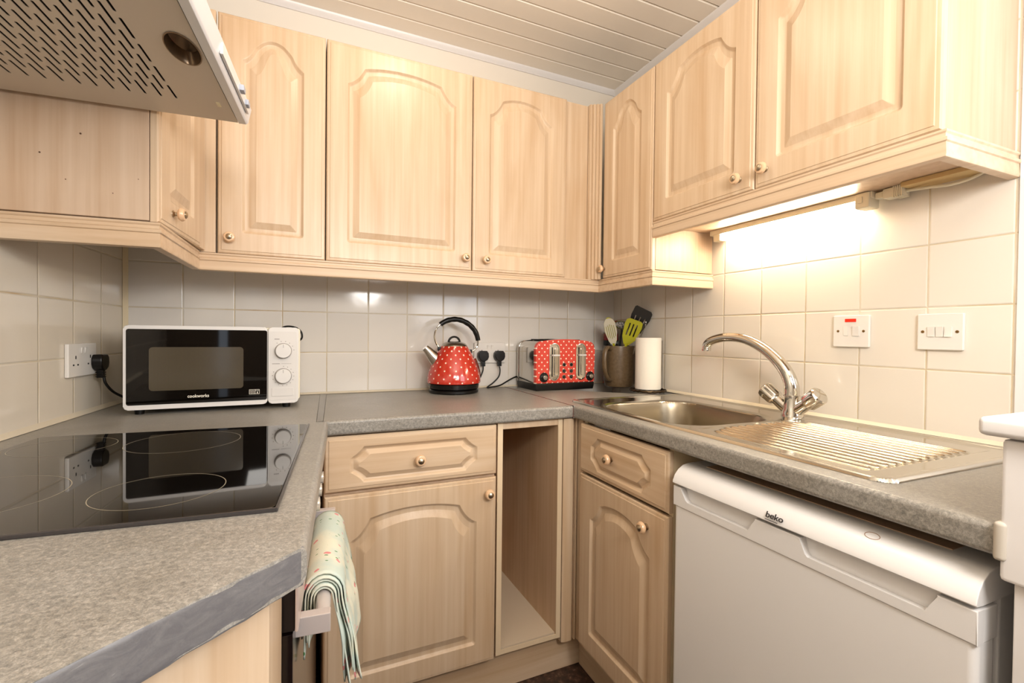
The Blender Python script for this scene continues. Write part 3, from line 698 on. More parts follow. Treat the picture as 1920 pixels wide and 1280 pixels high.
# ================================================================ KETTLE
KF = Matrix.Translation((1.5235, -0.1130, 0.9105))
T = Thing('kettle', 'red polka dot pyramid kettle with black handle on the back worktop', 'kettle', KF)
bm = NB(); lathe(bm, [(0.094, 0), (0.0985, 0.004), (0.0985, 0.012), (0.094, 0.016)], 64); T.part('power_base', bm, BLACK)
bm = NB(); lathe(bm, [(0.092, 0.0165), (0.0985, 0.019), (0.1010, 0.036), (0.0995, 0.0385)], 64); T.part('bottom_band', bm, BLACKG)
prof = [(0.0990, 0.0385), (0.1055, 0.040), (0.1072, 0.044), (0.1068, 0.055), (0.1030, 0.076), (0.0955, 0.100), (0.0860, 0.125), (0.0750, 0.148), (0.0640, 0.168), (0.0560, 0.181), (0.0535, 0.1845)]
bm = NB(); lathe(bm, prof, 72, cap0=True, cap1=True); T.part('body', bm, dotted('kettle_dots', (190, 50, 34), 'cone'))
bm = NB(); lathe(bm, [(0.0535, 0.1845), (0.0520, 0.1885), (0.0440, 0.1960), (0.030, 0.2010), (0.002, 0.2030)], 48); ld = T.part('lid', bm, CHROMED)
bm = NB(); P = bez((-0.0235, 0, 0.1965), (-0.024, 0, 0.2300), (0.024, 0, 0.2300), (0.0235, 0, 0.1965), 16); tube(bm, P, 0.0042, 10, sx=1.5)
box(bm, -0.026, 0.026, -0.006, 0.006, 0.1985, 0.2035, 0.002); T.part('lid_handle', bm, BLACK, ld)
bm = NB()   # spout: open beak to the left
P = [(-0.0700, 0, 0.128), (-0.088, 0, 0.145), (-0.104, 0, 0.164), (-0.1185, 0, 0.1790)]
tube(bm, catmull(P, 5), [0.030-0.0165*(k/15)**0.8 for k in range(16)], 20, sx=0.85); T.part('spout', bm, CHROMED)
wire = catmull([(-0.060, 0, 0.176), (-0.074, 0, 0.196), (-0.081, 0, 0.224), (-0.072, 0, 0.254), (-0.048, 0, 0.277), (-0.015, 0, 0.290), (0.022, 0, 0.290), (0.060, 0, 0.274), (0.088, 0, 0.246), (0.101, 0, 0.212), (0.100, 0, 0.188), (0.090, 0, 0.172), (0.069, 0, 0.161)], 6)
bm = NB(); tube(bm, wire, 0.0034, 10); T.part('handle_wire', bm, CHROME)
bm = NB(); G = wire[22:56]; R_ = [0.0095+0.0014*abs(sin(k*0.75)) if 4 < k < len(G)-5 else 0.0098 for k in range(len(G))]; tube(bm, G, R_, 14); T.part('handle_grip', bm, BLACK)
for x, z in ((-0.060, 0.174), (0.067, 0.163)):
    bm = NB(); box(bm, x-0.008, x+0.008, -0.009, 0.009, z-0.008, z+0.008, 0.003); T.part('lug', bm, BLACK)
bm = NB(); P = [( 0.089+0.0, 0.0, 0.135), (0.096, 0, 0.120), (0.1035, 0, 0.098), (0.1088, 0, 0.075), (0.1102, 0, 0.055)]; tube(bm, catmull(P, 4), 0.004, 8, sx=1.8); T.part('side_strip', bm, CHROME)
iK = KF.inverted()
bm = NB(); tube(bm, catmull([iK @ Vector(p) for p in ((1.6825, -0.0255, 1.006), (1.679, -0.030, 0.985), (1.664, -0.035, 0.955), (1.652, -0.03, 0.925), (1.640, -0.03, 0.9145), (1.60, -0.05, 0.9145))], 8), 0.0032, 8); T.part('power_cord', bm, RUBBER)
T.part('plug', plug_bm(iK, 1.6825, -0.0098, 1.050), BLACK)

# ================================================================ TOASTER
TF = Matrix.Translation((1.848, -0.200, 0.9105)) @ Matrix.Rotation(0.012, 4, 'Z')
T = Thing('toaster', 'red polka dot four-slice toaster with chrome sides in the back corner', 'toaster', TF, (0.146, 0.09, 0))
Wt, Dt = 0.293, 0.180
bm = NB(); prism(bm, [(0.006, 0.0), (Wt-0.006, 0.0), (Wt-0.001, 0.016), (Wt-0.001, 0.030), (0.001, 0.030), (0.001, 0.016)], 0.002, Dt-0.002, 'y', bev=0.003); T.part('base', bm, BLACK)
def dome(x0, x1, zb, zt, r=0.032, n=8, rise=0.008):
    P = [(x0, zb), (x1, zb)]
    for k in range(n+1): a = pi/2*k/n; P.append((x1-r+r*cos(a), zt-rise-r+r*sin(a)))
    for k in range(1, 8): u = k/8; P.append((x1-r-(x1-x0-2*r)*u, zt-rise+rise*sin(pi*u)))
    for k in range(n+1): a = pi/2+pi/2*k/n; P.append((x0+r+r*cos(a), zt-rise-r+r*sin(a)))
    return P
bm = NB(); prism(bm, dome(0.003, Wt-0.003, 0.030, 0.214), 0.020, Dt-0.014, 'y', bev=0.001); T.part('chrome_shell', bm, mat('toaster_chrome', (200, 196, 190), 0.09, 1.0))
DT = dotted('toaster_dots', (210, 66, 52), 'flat')
bm = NB(); prism(bm, dome(0, Wt, 0.030, 0.216), 0.0, 0.022, 'y', bev=0.005, seg=3); fp = T.part('front_panel', bm, DT)
bm = NB(); prism(bm, dome(0, Wt, 0.030, 0.216), Dt-0.016, Dt, 'y', bev=0.004, seg=3); T.part('rear_panel', bm, mat('toaster_chrome', (200, 196, 190), 0.09, 1.0))
bm = NB()
for x in (0.055, 0.105, 0.165, 0.215): box(bm, x, x+0.022, 0.035, Dt-0.03, 0.2100, 0.2146)
T.part('bread_slots', bm, SLOTB)
def stadium(cx, cz, hw, hh, n=10):
    P = [(cx+hw*cos(a), cz+hh-hw+hw*sin(a)) for a in [pi*k/n for k in range(n+1)]]+[(cx+hw*cos(a), cz-hh+hw+hw*sin(a)) for a in [pi+pi*k/n for k in range(n+1)]]
    return P
for cx in (0.0875, 0.2195):
    bm = NB(); A = stadium(cx, 0.1200, 0.0250, 0.0790); B = stadium(cx, 0.1200, 0.0215, 0.0755); C = stadium(cx, 0.1200, 0.0195, 0.0735)
    def rg(P, y): return [bm.verts.new((p[0], y, p[1])) for p in P]
    r0, r1, r2, r3 = rg(A, -0.0003), rg(A, -0.0030), rg(B, -0.0034), rg(C, -0.0008)
    for a, b in ((r0, r1), (r1, r2), (r2, r3)):
        for k in range(len(a)): bm.faces.new((a[k], a[(k+1) % len(a)], b[(k+1) % len(b)], b[k]))
    bm.faces.new(r3); st = T.part('lever_surround', bm, CHROME)
    bm = NB(); box(bm, cx-0.0125, cx-0.0075, -0.0014, -0.0006, 0.058, 0.182); T.part('lever_slot', bm, SLOTB, st)
    bm = NB(); prism(bm, rrect(cx+0.000, cx+0.012, 0.062, 0.178, 0.005, 4), -0.006, -0.0008, 'y', bev=0.0015); T.part('lever_guide', bm, CHROME, st)
    bm = NB(); box(bm, cx-0.016, cx+0.019, -0.019, -0.005, 0.1455, 0.1515, 0.0015); T.part('lever', bm, WHITE, st)
for cx in (0.0385, 0.2680):
    bm = NB(); M = Matrix.Translation((cx, -0.0002, 0.0560)) @ Matrix.Rotation(pi/2, 4, 'X')
    lathe(bm, [(0.0205, 0), (0.0205, 0.002), (0.0195, 0.0028), (0.001, 0.003)], 32, M, 0); lathe(bm, [(0.0105, 0.0028), (0.0100, 0.014), (0.0085, 0.0155), (0.001, 0.016)], 28, M, 1)
    for k in range(7):
        a = radians(-30+k*40); box(bm, cx+0.0155*cos(a)-0.0006, cx+0.0155*cos(a)+0.0006, -0.0035, -0.0028, 0.056+0.0155*sin(a)-0.0006, 0.056+0.0155*sin(a)+0.0006, mi=1)
    T.part('browning_dial', bm, [BLACK, CHROMED])
for cx in (0.1355, 0.1715):
    for j, cz in enumerate((0.1080, 0.0810, 0.0560)):
        bm = NB(); M = Matrix.Translation((cx, -0.0002, cz)) @ Matrix.Rotation(pi/2, 4, 'X')
        lathe(bm, [(0.0088, 0), (0.0088, 0.0012), (0.0070, 0.0014)], 24, M, 1); lathe(bm, [(0.0070, 0.0012), (0.0066, 0.004), (0.001, 0.0044)], 24, M, 0)
        if j: box(bm, cx-0.0036, cx+0.0036, -0.0052, -0.0044, cz-0.0007, cz+0.0007, mi=1)
        T.part('button', bm, [BLACK, CHROMED])
iT = TF.inverted()
bm = NB(); tube(bm, catmull([iT @ Vector(p) for p in ((1.7590, -0.0260, 1.004), (1.760, -0.030, 0.985), (1.752, -0.035, 0.960), (1.728, -0.034, 0.935), (1.700, -0.032, 0.9150), (1.716, -0.034, 0.9150), (1.760, -0.030, 0.921), (1.800, -0.022, 0.938), (1.835, -0.014, 0.952), (1.856, -0.012, 0.957), (1.866, -0.022, 0.957))], 8), 0.0032, 8); T.part('power_cord', bm, RUBBER)
T.part('plug', plug_bm(iT, 1.7590, -0.0098, 1.050), BLACK)

# ================================================================ UTENSIL JUG, EXTINGUISHER, KITCHEN ROLL
JF = Matrix.Translation((2.300, -0.158, 0.9105))
T = Thing('jug', 'brown stoneware jug holding kitchen utensils beside the toaster', 'jug', JF)
STW = mat('stoneware', (104, 84, 60), 0.30); _t = NT(STW); _t.set('Base Color', _t.ramp(_t.noise(_t.coords(), 90, 4, 0.7), [(0.4, (96, 77, 54)), (0.6, (110, 90, 66))]))
bm = NB(); lathe(bm, [(0.058, 0), (0.064, 0.004), (0.0690, 0.03), (0.0710, 0.08), (0.0715, 0.150), (0.0705, 0.184), (0.0695, 0.187), (0.0665, 0.187), (0.0660, 0.15), (0.062, 0.02), (0.001, 0.012)], 56, cap1=False); T.part('body', bm, STW)
bm = NB(); d = Vector((-0.94, -0.34, 0)); P = [d*0.068+V(0, 0, 0.172), d*0.092+V(0, 0, 0.180), d*0.112+V(0, 0, 0.160), d*0.117+V(0, 0, 0.115), d*0.108+V(0, 0, 0.070), d*0.088+V(0, 0, 0.040), d*0.068+V(0, 0, 0.032)]
tube(bm, catmull(P, 6), 0.0085, 12, sx=1.4); T.part('handle', bm, STW)
JC = Vector((2.300, -0.158, 0))
def blade_frame(base, tip, facing=(0, -1, 0)):
    """matrix: local z along base->tip, local y away from viewer"""
    z = (Vector(tip)-Vector(base)).normalized(); y = -Vector(facing); y = (y-z*y.dot(z)).normalized(); x = y.cross(z)
    return Matrix(((x.x, y.x, z.x, base[0]), (x.y, y.y, z.y, base[1]), (x.z, y.z, z.z, base[2]), (0, 0, 0, 1)))
def utensil(label, name, tip, base, head, mat_h, mat_r, cat, neck=0.0, facing=(-0.62, -0.78, 0)):
    M = blade_frame(base, tip, facing); L = (Vector(tip)-Vector(base)).length
    T = Thing(name, label, cat, M); return T, L
LIME = mat('lime_silicone', (168, 164, 22), 0.35); NYL = mat('black_nylon', (18, 14, 15), 0.35)
def slotted(bm, poly, slots, y0, y1):
    """thin plate with slots cut: outline poly and slot polys in x,z"""
    top = []
    for yy in (y0, y1):
        loops = []
        for P in [poly]+slots: loops.append([bm.verts.new((p[0], yy, p[1])) for p in P])
        es = []
        for L in loops: es += [bm.edges.new((L[k], L[(k+1) % len(L)])) for k in range(len(L))]
        bmesh.ops.triangle_fill(bm, use_beauty=True, use_dissolve=False, edges=es); top.append(loops)
    for A, B in zip(*top):
        for k in range(len(A)): bm.faces.new((A[k], A[(k+1) % len(A)], B[(k+1) % len(B)], B[k]))
def slotpoly(x0, z0, x1, z1, r, n=4):
    d = Vector((x1-x0, z1-z0)).normalized(); a = atan2(d.y, d.x); P = []
    for k in range(n+1): t = a-pi/2+pi*k/n; P.append((x1+r*cos(t), z1+r*sin(t)))
    for k in range(n+1): t = a+pi/2+pi*k/n; P.append((x0+r*cos(t), z0+r*sin(t)))
    return P
# black slotted turner (rearmost, highest)
T, L = utensil('black slotted turner, highest of the utensils in the brown jug', 'slotted_turner', (2.336, -0.285, 1.262), (2.285, -0.125, 0.932), None, None, None, 'utensil')
bm = NB(); tube(bm, [(0, 0, 0), (0, 0, L-0.135)], 0.0055, 10); T.part('handle', bm, NYL)
bm = NB(); slotted(bm, [(-0.007, L-0.145), (0.007, L-0.145), (0.030, L-0.105), (0.043, L-0.040), (0.042, L-0.010), (0.034, L-0.001), (-0.034, L+0.004), (-0.040, L-0.002), (-0.042, L-0.040), (-0.030, L-0.105)],
    [slotpoly(x, L-0.095, x*1.2, L-0.040, 0.0022) for x in (-0.018, 0.0, 0.018)], -0.0015, 0.0015); T.part('blade', bm, NYL)
# lime slotted spatula
T, L = utensil('lime green slotted spatula leaning in the brown jug', 'spatula', (2.300, -0.272, 1.214), (2.268, -0.150, 0.932), None, None, None, 'utensil')
bm = NB(); tube(bm, [(0, 0, 0), (0, 0, L-0.11)], 0.006, 10); T.part('handle', bm, LIME)
bm = NB(); slotted(bm, [(-0.012, L-0.120), (0.010, L-0.120), (0.030, L-0.090), (0.0385, L-0.030), (0.036, L-0.008), (0.026, L), (-0.026, L), (-0.036, L-0.008), (-0.0385, L-0.030), (-0.030, L-0.085)],
    [slotpoly(x, L-0.074, x, L-0.022, 0.0030) for x in (-0.016, 0.0, 0.016)], -0.002, 0.002); T.part('blade', bm, LIME)
# fork-like slotted spoon in white over lime
T, L = utensil('white and green slotted serving fork at the left of the brown jug', 'serving_fork', (2.214, -0.190, 1.219), (2.325, -0.150, 0.932), None, None, None, 'utensil')
bm = NB(); tube(bm, [(0, 0, 0), (0, 0, L-0.118)], 0.005, 10); T.part('handle', bm, LIME)
IV = mat('ivory_nylon', (202, 194, 172), 0.35)
bm = NB(); slotted(bm, [(-0.006, L-0.128), (0.006, L-0.128), (0.018, L-0.105), (0.0265, L-0.065), (0.0260, L-0.022), (0.017, L-0.004), (0.004, L+0.002), (-0.012, L), (-0.0235, L-0.018), (-0.026, L-0.060), (-0.018, L-0.105)],
    [slotpoly(x, L-0.095+abs(x)*0.5, x, L-0.028-abs(x)*0.4, 0.0013) for x in (-0.0165, -0.0082, 0.0, 0.0082, 0.0165)], -0.0015, 0.0015); T.part('head', bm, IV)
bm = NB(); M = Matrix.Translation((0.002, 0.004, L-0.055)); prism(bm, [(0.027*cos(2*pi*k/24)+0.000, L-0.052+0.058*sin(2*pi*k/24)) for k in range(24)], 0.0022, 0.0042, 'y'); T.part('backing', bm, LIME, label='lime green backing')
# oval patterned paddle
T, L = utensil('dark patterned oval paddle with olive rim behind the lime spatula', 'oval_paddle', (2.344, -0.125, 1.193), (2.312, -0.120, 0.935), None, None, None, 'utensil')
bm = NB(); tube(bm, [(0, 0, 0), (0, 0, L-0.02)], 0.004, 8); T.part('handle', bm, NYL)
PAT = mat('paddle_pattern', (40, 24, 26), 0.4); _t = NT(PAT); _t.set('Base Color', _t.ramp(_t.noise(_t.coords(), 170, 2, 0.5, 1.5), [(0.50, (40, 20, 24)), (0.60, (196, 186, 172))]))
Mo = Matrix.Translation((0.0, 0, L)) @ Matrix.Rotation(radians(6), 4, 'Y')
bm = NB(); lathe(bm, [(0.001, 0), (0.034, 0.0005), (0.034, 0.004)], 36, Mo @ Matrix.Rotation(pi/2, 4, 'X'), sy=0.46); T.part('plate', bm, PAT)
bm = NB(); P = [Mo @ Vector((0.036*cos(2*pi*k/36), -0.003, 0.0175*sin(2*pi*k/36))) for k in range(37)]; tube(bm, P, 0.0024, 8, caps=False); T.part('rim', bm, mat('olive_rim', (104, 98, 40), 0.4))
# whisk
T, L = utensil('thin steel wire whisk against the black turner', 'whisk', (2.348, -0.288, 1.222), (2.315, -0.165, 0.935), None, None, None, 'utensil')
bm = NB(); tube(bm, [(0, 0, 0), (0, 0, L-0.11)], 0.004, 8); T.part('handle', bm, CHROMED)
bm = NB()
for k in range(4):
    a = pi*k/4; P = bez((0, 0, L-0.11), (0.03*cos(a), 0.03*sin(a), L+0.02), (-0.03*cos(a), -0.03*sin(a), L+0.02), (0, 0, L-0.11), 16); tube(bm, P, 0.0007, 5)
T.part('wires', bm, CHROME)

EF = Matrix.Translation((2.3380, -0.0440, 0.9105))
T = Thing('fire_extinguisher', 'small red fire extinguisher with black band behind the brown jug', 'fire extinguisher', EF)
REDX = mat('extinguisher_red', (142, 12, 14), 0.25)
bm = NB(); lathe(bm, [(0.030, 0), (0.0355, 0.004), (0.0355, 0.225), (0.034, 0.240), (0.026, 0.255), (0.013, 0.264), (0.013, 0.272)], 40); T.part('cylinder', bm, REDX)
bm = NB(); lathe(bm, [(0.0357, 0.150), (0.0360, 0.151), (0.0360, 0.210), (0.0357, 0.211)], 40, cap0=False, cap1=False); bd = T.part('band', bm, mat('band_black', (14, 12, 16), 0.3), label='black label band')
bm = text_bm('POWDER', 0.017, 0.0003, None, 0.0003, 0.95)
for v in bm.verts:
    a = v.co.x/0.0362-pi/2-0.30+0.55; r = 0.0364-v.co.y*0.5; v.co = Vector((r*cos(a), r*sin(a), v.co.z+0.198))
T.part('lettering', bm, mat('pale_print', (206, 218, 224), 0.5), bd, smooth=False)
bm = NB(); tube(bm, [(0, 0, 0.270), (0, 0, 0.283)], 0.010, 14); box(bm, -0.010, 0.040, -0.006, 0.006, 0.279, 0.284, 0.001); T.part('valve', bm, mat('valve_brass', (140, 104, 60), 0.35, 0.9))
bm = NB(); prism(bm, [(-0.020, 0.286), (-0.016, 0.294), (0.030, 0.307), (0.040, 0.305), (0.040, 0.301), (0.0, 0.288)], -0.006, 0.006, 'y', bev=0.001); T.part('lever', bm, REDX)

RF = Matrix.Translation((2.3000-0.003, -0.3610, 0.9105))
T = Thing('kitchen_roll_holder', 'bronze wire stand under the kitchen roll near the sink', 'holder', RF)
bm = NB(); P = [(0.0720*cos(2*pi*k/56), 0.0720*sin(2*pi*k/56), 0.0062+0.0014*sin(k*2.2)) for k in range(57)]; tube(bm, P, 0.0046, 10, caps=False)
BRZ = mat('bronze_wire', (88, 72, 52), 0.3, 0.9)
T.part('base_ring', bm, BRZ)
bm = NB(); tube(bm, [(-0.072, 0, 0.006), (0.072, 0, 0.006)], 0.003, 8); tube(bm, [(0, -0.072, 0.006), (0, 0.072, 0.006)], 0.003, 8); T.part('cross_bar', bm, BRZ)
bm = NB(); tube(bm, [(0, 0, 0.005), (0, 0, 0.222)], 0.0035, 10); T.part('post', bm, BRZ)
bm = NB(); P = [(0.060, 0.0, 0.006), (0.0625, 0.0, 0.10), (0.0620, 0.0, 0.205)]
tube(bm, [(0.058, -0.012, 0.006), (0.062, -0.012, 0.1), (0.062, -0.012, 0.215)], 0.0016, 8); T.part('side_wire', bm, BRZ)
bm = NB(); n = 64; prof = [(0.0190, 0.011), (0.0515, 0.011), (0.0530, 0.013), (0.0530, 0.224), (0.0515, 0.226), (0.0190, 0.226), (0.0190, 0.011)]
lathe(bm, prof, n, cap0=False, cap1=False)
PAPER = mat('kitchen_paper', (234, 228, 216), 0.9); _t = NT(PAPER); _t.bump(_t.noise(_t.mapping(_t.coords(), (1, 1, 1)), 220, 2), 0.25, 0.001)
tag(mk('kitchen_roll', bm, PAPER, (0, 0, 0.011), None, RF), 'white roll of kitchen paper standing beside the brown jug', 'paper roll')

# ================================================================ SINK AND TAP (right frame)
T = Thing('sink', 'stainless steel sink with bowl and ribbed drainer set in the right worktop', 'sink', FR, (1.0, -0.3, ZW))
S0, S1, D0, D1 = 0.506, 1.511, 0.042, 0.546
def sdrr(x, y, cx, cy, hx, hy, r):
    qx, qy = abs(x-cx)-hx+r, abs(y-cy)-hy+r
    return sqrt(max(qx, 0)**2+max(qy, 0)**2)+min(max(qx, qy), 0)-r
def sst(a, b, x): t = min(1, max(0, (x-a)/(b-a))); return t*t*(3-2*t)
ridges = [0.478-0.0268*k for k in range(13)]
def sink_h(s, d):
    e = sdrr(s, d, (S0+S1)/2, (D0+D1)/2, (S1-S0)/2, (D1-D0)/2, 0.032)
    h = 0.0060*sst(0.0, -0.0035, e)
    h -= 0.0024*sst(-0.012, -0.020, e)
    # bowl
    b = sdrr(s, d, 0.828, 0.336, 0.208, 0.182, 0.105)
    h -= 0.004*sst(0.014, 0.0, b)
    if b < 0: h -= 0.150*sst(0.0, -0.030, b)+0.004*sst(-0.03, -0.10, b)
    # drainer recess
    q = sdrr(s, d, 1.26, 0.292, 0.200, 0.226, 0.035)
    if b > 0.012: h -= 0.0018*sst(0.0, -0.010, q)*sst(0.012, 0.03, b)
    for dk in ridges:
        if abs(d-dk) < 0.010:
            st = 1.070+0.028*sst(0.40, 0.49, dk)+0.06*sst(0.22, 0.10, dk)
            st = max(st, 1.09 if dk < 0.16 else st)
            if s > st-0.01 and s < 1.452: h += 0.0034*sst(0.0062, 0.0018, abs(d-dk))*sst(st-0.004, st+0.01, s)*sst(1.451, 1.441, s)
    return h
bm = NB(); nx, ny = 300, 300; grid = []
for i in range(nx+1):
    s = S0+(S1-S0)*i/nx; row = []
    for j in range(ny+1):
        d = D0+(D1-D0)*j/ny; row.append(bm.verts.new((s, -d, ZW+0.0004+sink_h(s, d))))
    grid.append(row)
kill = set()
def outside(i, j):
    s = S0+(S1-S0)*i/nx; d = D0+(D1-D0)*j/ny; return sdrr(s, d, (S0+S1)/2, (D0+D1)/2, (S1-S0)/2, (D1-D0)/2, 0.032) > 0.0003
for i in range(nx):
    for j in range(ny):
        if outside(i, j) and outside(i+1, j+1) or outside(i+1, j) and outside(i, j+1): continue
        f = bm.faces.new((grid[i][j], grid[i][j+1], grid[i+1][j+1], grid[i+1][j]))
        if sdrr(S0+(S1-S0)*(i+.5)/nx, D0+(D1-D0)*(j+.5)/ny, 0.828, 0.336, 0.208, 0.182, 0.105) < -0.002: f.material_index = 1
for v in [v for v in bm.verts if not v.link_faces]: bm.verts.remove(v)
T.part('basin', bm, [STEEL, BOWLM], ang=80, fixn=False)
bm = NB(); lathe(bm, [(0.042, -0.152), (0.042, -0.150), (0.034, -0.1495), (0.030, -0.1525), (0.004, -0.1545)], 32, Matrix.Translation((0.80, -0.336, ZW))); T.part('waste', bm, CHROME)

TP = Matrix.Identity(4)
T = Thing('mixer_tap', 'chrome mixer tap with swan neck and two fluted handles behind the sink', 'tap', FR, (1.022, -0.098, ZW+0.002))
bx, by, bz = 1.022, -0.098, ZW+0.0015
bm = NB(); lathe(bm, [(0.0290, 0), (0.0290, 0.004), (0.0270, 0.012), (0.0240, 0.026), (0.0225, 0.040), (0.0215, 0.055), (0.0215, 0.064)], 40, Matrix.Translation((bx, by, bz)))
for sg in (-1, 1):
    tube(bm, [(bx+sg*0.004, by, bz+0.016), (bx+sg*0.026, by-0.002, bz+0.030), (bx+sg*0.046, by-0.004, bz+0.045), (bx+sg*0.055, by-0.005, bz+0.052)], [0.017, 0.0170, 0.0165, 0.0165], 24)
T.part('body', bm, CHROME)
for sg, nm in ((-1, 'cold'), (1, 'hot')):
    bm = NB(); d = Vector((sg*0.80, -0.06, 0.60)).normalized(); p = Vector((bx+sg*0.047, by-0.005, bz+0.046)); M = dirM(p, d)
    seg = 40; rings = []
    for r, z in ((0.0170, 0.0), (0.0210, 0.003), (0.0235, 0.008), (0.0255, 0.038), (0.0248, 0.046), (0.0210, 0.0495), (0.001, 0.0500)):
        rings.append([bm.verts.new(M @ Vector(((r*(1+(0.055*cos(8*2*pi*k/seg) if 0.005 < z < 0.04 else 0)))*cos(2*pi*k/seg), (r*(1+(0.055*cos(8*2*pi*k/seg) if 0.005 < z < 0.04 else 0)))*sin(2*pi*k/seg), z))) for k in range(seg)])
    for a, b in zip(rings, rings[1:]):
        for k in range(seg): bm.faces.new((a[k], a[(k+1) % seg], b[(k+1) % seg], b[k]))
    bm.faces.new(rings[0][::-1]); bm.faces.new(rings[-1]); T.part('handle', bm, CHROME)
bm = NB()
P = catmull([(1.019, by, 0.974), (1.018, by, 1.003), (1.003, by-0.002, 1.040), (0.972, by-0.004, 1.077), (0.925, by-0.007, 1.112), (0.865, by-0.012, 1.137), (0.800, by-0.016, 1.1425), (0.748, by-0.020, 1.1330), (0.722, by-0.022, 1.118), (0.716, by-0.022, 1.098)], 6)
n = len(P); tube(bm, P, [0.0212-(0.0062*min(1, k/(n*0.62))) for k in range(n)], 24)
lathe(bm, [(0.0152, 0), (0.0152, -0.007)], 24, Matrix.Translation((0.716, by-0.022, 1.101)))
lathe(bm, [(0.0222, 0), (0.0222, 0.003)], 32, Matrix.Translation((1.019, by, 0.973)))
T.part('spout', bm, CHROME)

# ================================================================ BASE UNITS
ZD0, ZD1, ZD2, ZD3 = 0.135, 0.704, 0.714, 0.8645
def base_unit(frame, label, x0, x1, yf, dz, knob_d, knob_k, grp=None, depth=-0.03, sm=None):
    T = Thing('base_cabinet', label, 'cabinet', frame, ((x0+x1)/2, yf/2, dz[0]), grp)
    if sm:
        b = NB()
        for q in ((x0+0.001, x0+0.017, yf+0.019, depth, dz[0], 0.745), (x0+0.001, x0+0.017, yf+0.019, yf+0.045, dz[0], 0.867), (x1-0.017, x1-0.001, yf+0.019, depth, dz[0], 0.867), (x0+0.017, x1-0.017, yf+0.019, depth, dz[0], dz[0]+0.016)): box(b, *q)
        T.part('body', b, sm)
    else: T.part('body', carcass_bm(x0+0.001, x1-0.001, dz[0], 0.867, yf+0.019, depth), WOODP)
    d = T.part('door', panel_bm(x0+0.0015, x1-0.0015, dz[0], dz[1], yf), WOOD); T.part('knob', knob_bm(knob_d[0], knob_d[1], yf), [KNOBW, KNOBM], d)
    w = T.part('drawer', panel_bm(x0+0.0015, x1-0.0015, dz[2], dz[3], yf, drawer=True), WOODH); T.part('knob', knob_bm(knob_k[0], knob_k[1], yf), [KNOBW, KNOBM], w)
    return T
base_unit(FB, 'maple base cabinet with drawer, under the worktop left of the open gap', 1.0165, 1.5135, -0.592, (ZD0, ZD1, ZD2, ZD3), (1.484, 0.658), (1.271, 0.783), depth=-0.05)
base_unit(FR, 'maple base cabinet with drawer between the corner post and the fridge', 0.6445, 1.056, -0.585, (0.142, 0.698, 0.7065, 0.860), (0.979, 0.648), (0.819, 0.784), depth=-0.62+0.56, sm=mat('cab_side', (214, 196, 164), 0.4))
T = Thing('open_cabinet', 'empty open narrow cabinet between the drawer cabinet and the corner post', 'cabinet', FB, (1.64, -0.3, 0.135))
bm = NB(); box(bm, 1.5205, 1.5375, -0.577, -0.03, 0.135, 0.867, 0.0008, 1); T.part('side_panel', bm, [WOODI])
bm = NB(); box(bm, 1.7370, 1.7530, -0.577, -0.03, 0.135, 0.867, 0.0008, 1); T.part('side_panel', bm, WOODI)
bm = NB(); box(bm, 1.5375, 1.7370, -0.570, -0.03, 0.137, 0.151); T.part('floor_panel', bm, mat('tray_floor', (206, 188, 164), 0.55))
bm = NB(); box(bm, 1.5375, 1.7370, -0.060, -0.045, 0.151, 0.867); T.part('back_panel', bm, WOODI)
bm = NB(); box(bm, 1.5375, 1.7370, -0.577, -0.560, 0.846, 0.867, 0.0008, 1); T.part('top_rail', bm, WOOD)
bm = NB()
for x0, x1, z0_, z1_ in ((1.5203, 1.5377, 0.135, 0.867), (1.7368, 1.7532, 0.135, 0.867), (1.5377, 1.7368, 0.1355, 0.1500)): box(bm, x0, x1, -0.5790, -0.5769, z0_, z1_)
T.part('lipping', bm, EDGE)
T = Thing('corner_post', 'grooved maple corner post between the open cabinet and right cabinet', 'filler', FB, (1.79, -0.58, 0.13))
bm = NB(); prism(bm, [(1.756, -0.560), (1.757, -0.580), (1.766, -0.585), (1.792, -0.585), (1.799, -0.579), (1.8005, -0.574), (1.803, -0.574), (1.8035, -0.584), (1.806, -0.586), (1.8085, -0.584), (1.809, -0.576), (1.812, -0.577), (1.8145, -0.598), (1.818, -0.603), (1.823, -0.604), (1.823, -0.560)], 0.118, 0.866, 'z')
T.part('moulding', bm, WOOD)
# plinths
bm = NB(); box(bm, 1.00, 1.858, -0.545, -0.530, 0.001, 0.132, 0.001, 1); tag(mk('plinth', bm, WOODH, (1.4, -0.53, 0), None, FB), 'maple plinth board at the floor below the back cabinets', 'plinth')
bm = NB(); box(bm, 0.560, 1.056, -0.525, -0.510, 0.001, 0.139, 0.001, 1); tag(mk('plinth', bm, WOODH, (0.8, -0.53, 0), None, FR), 'maple plinth board at the floor below the right cabinet', 'plinth')

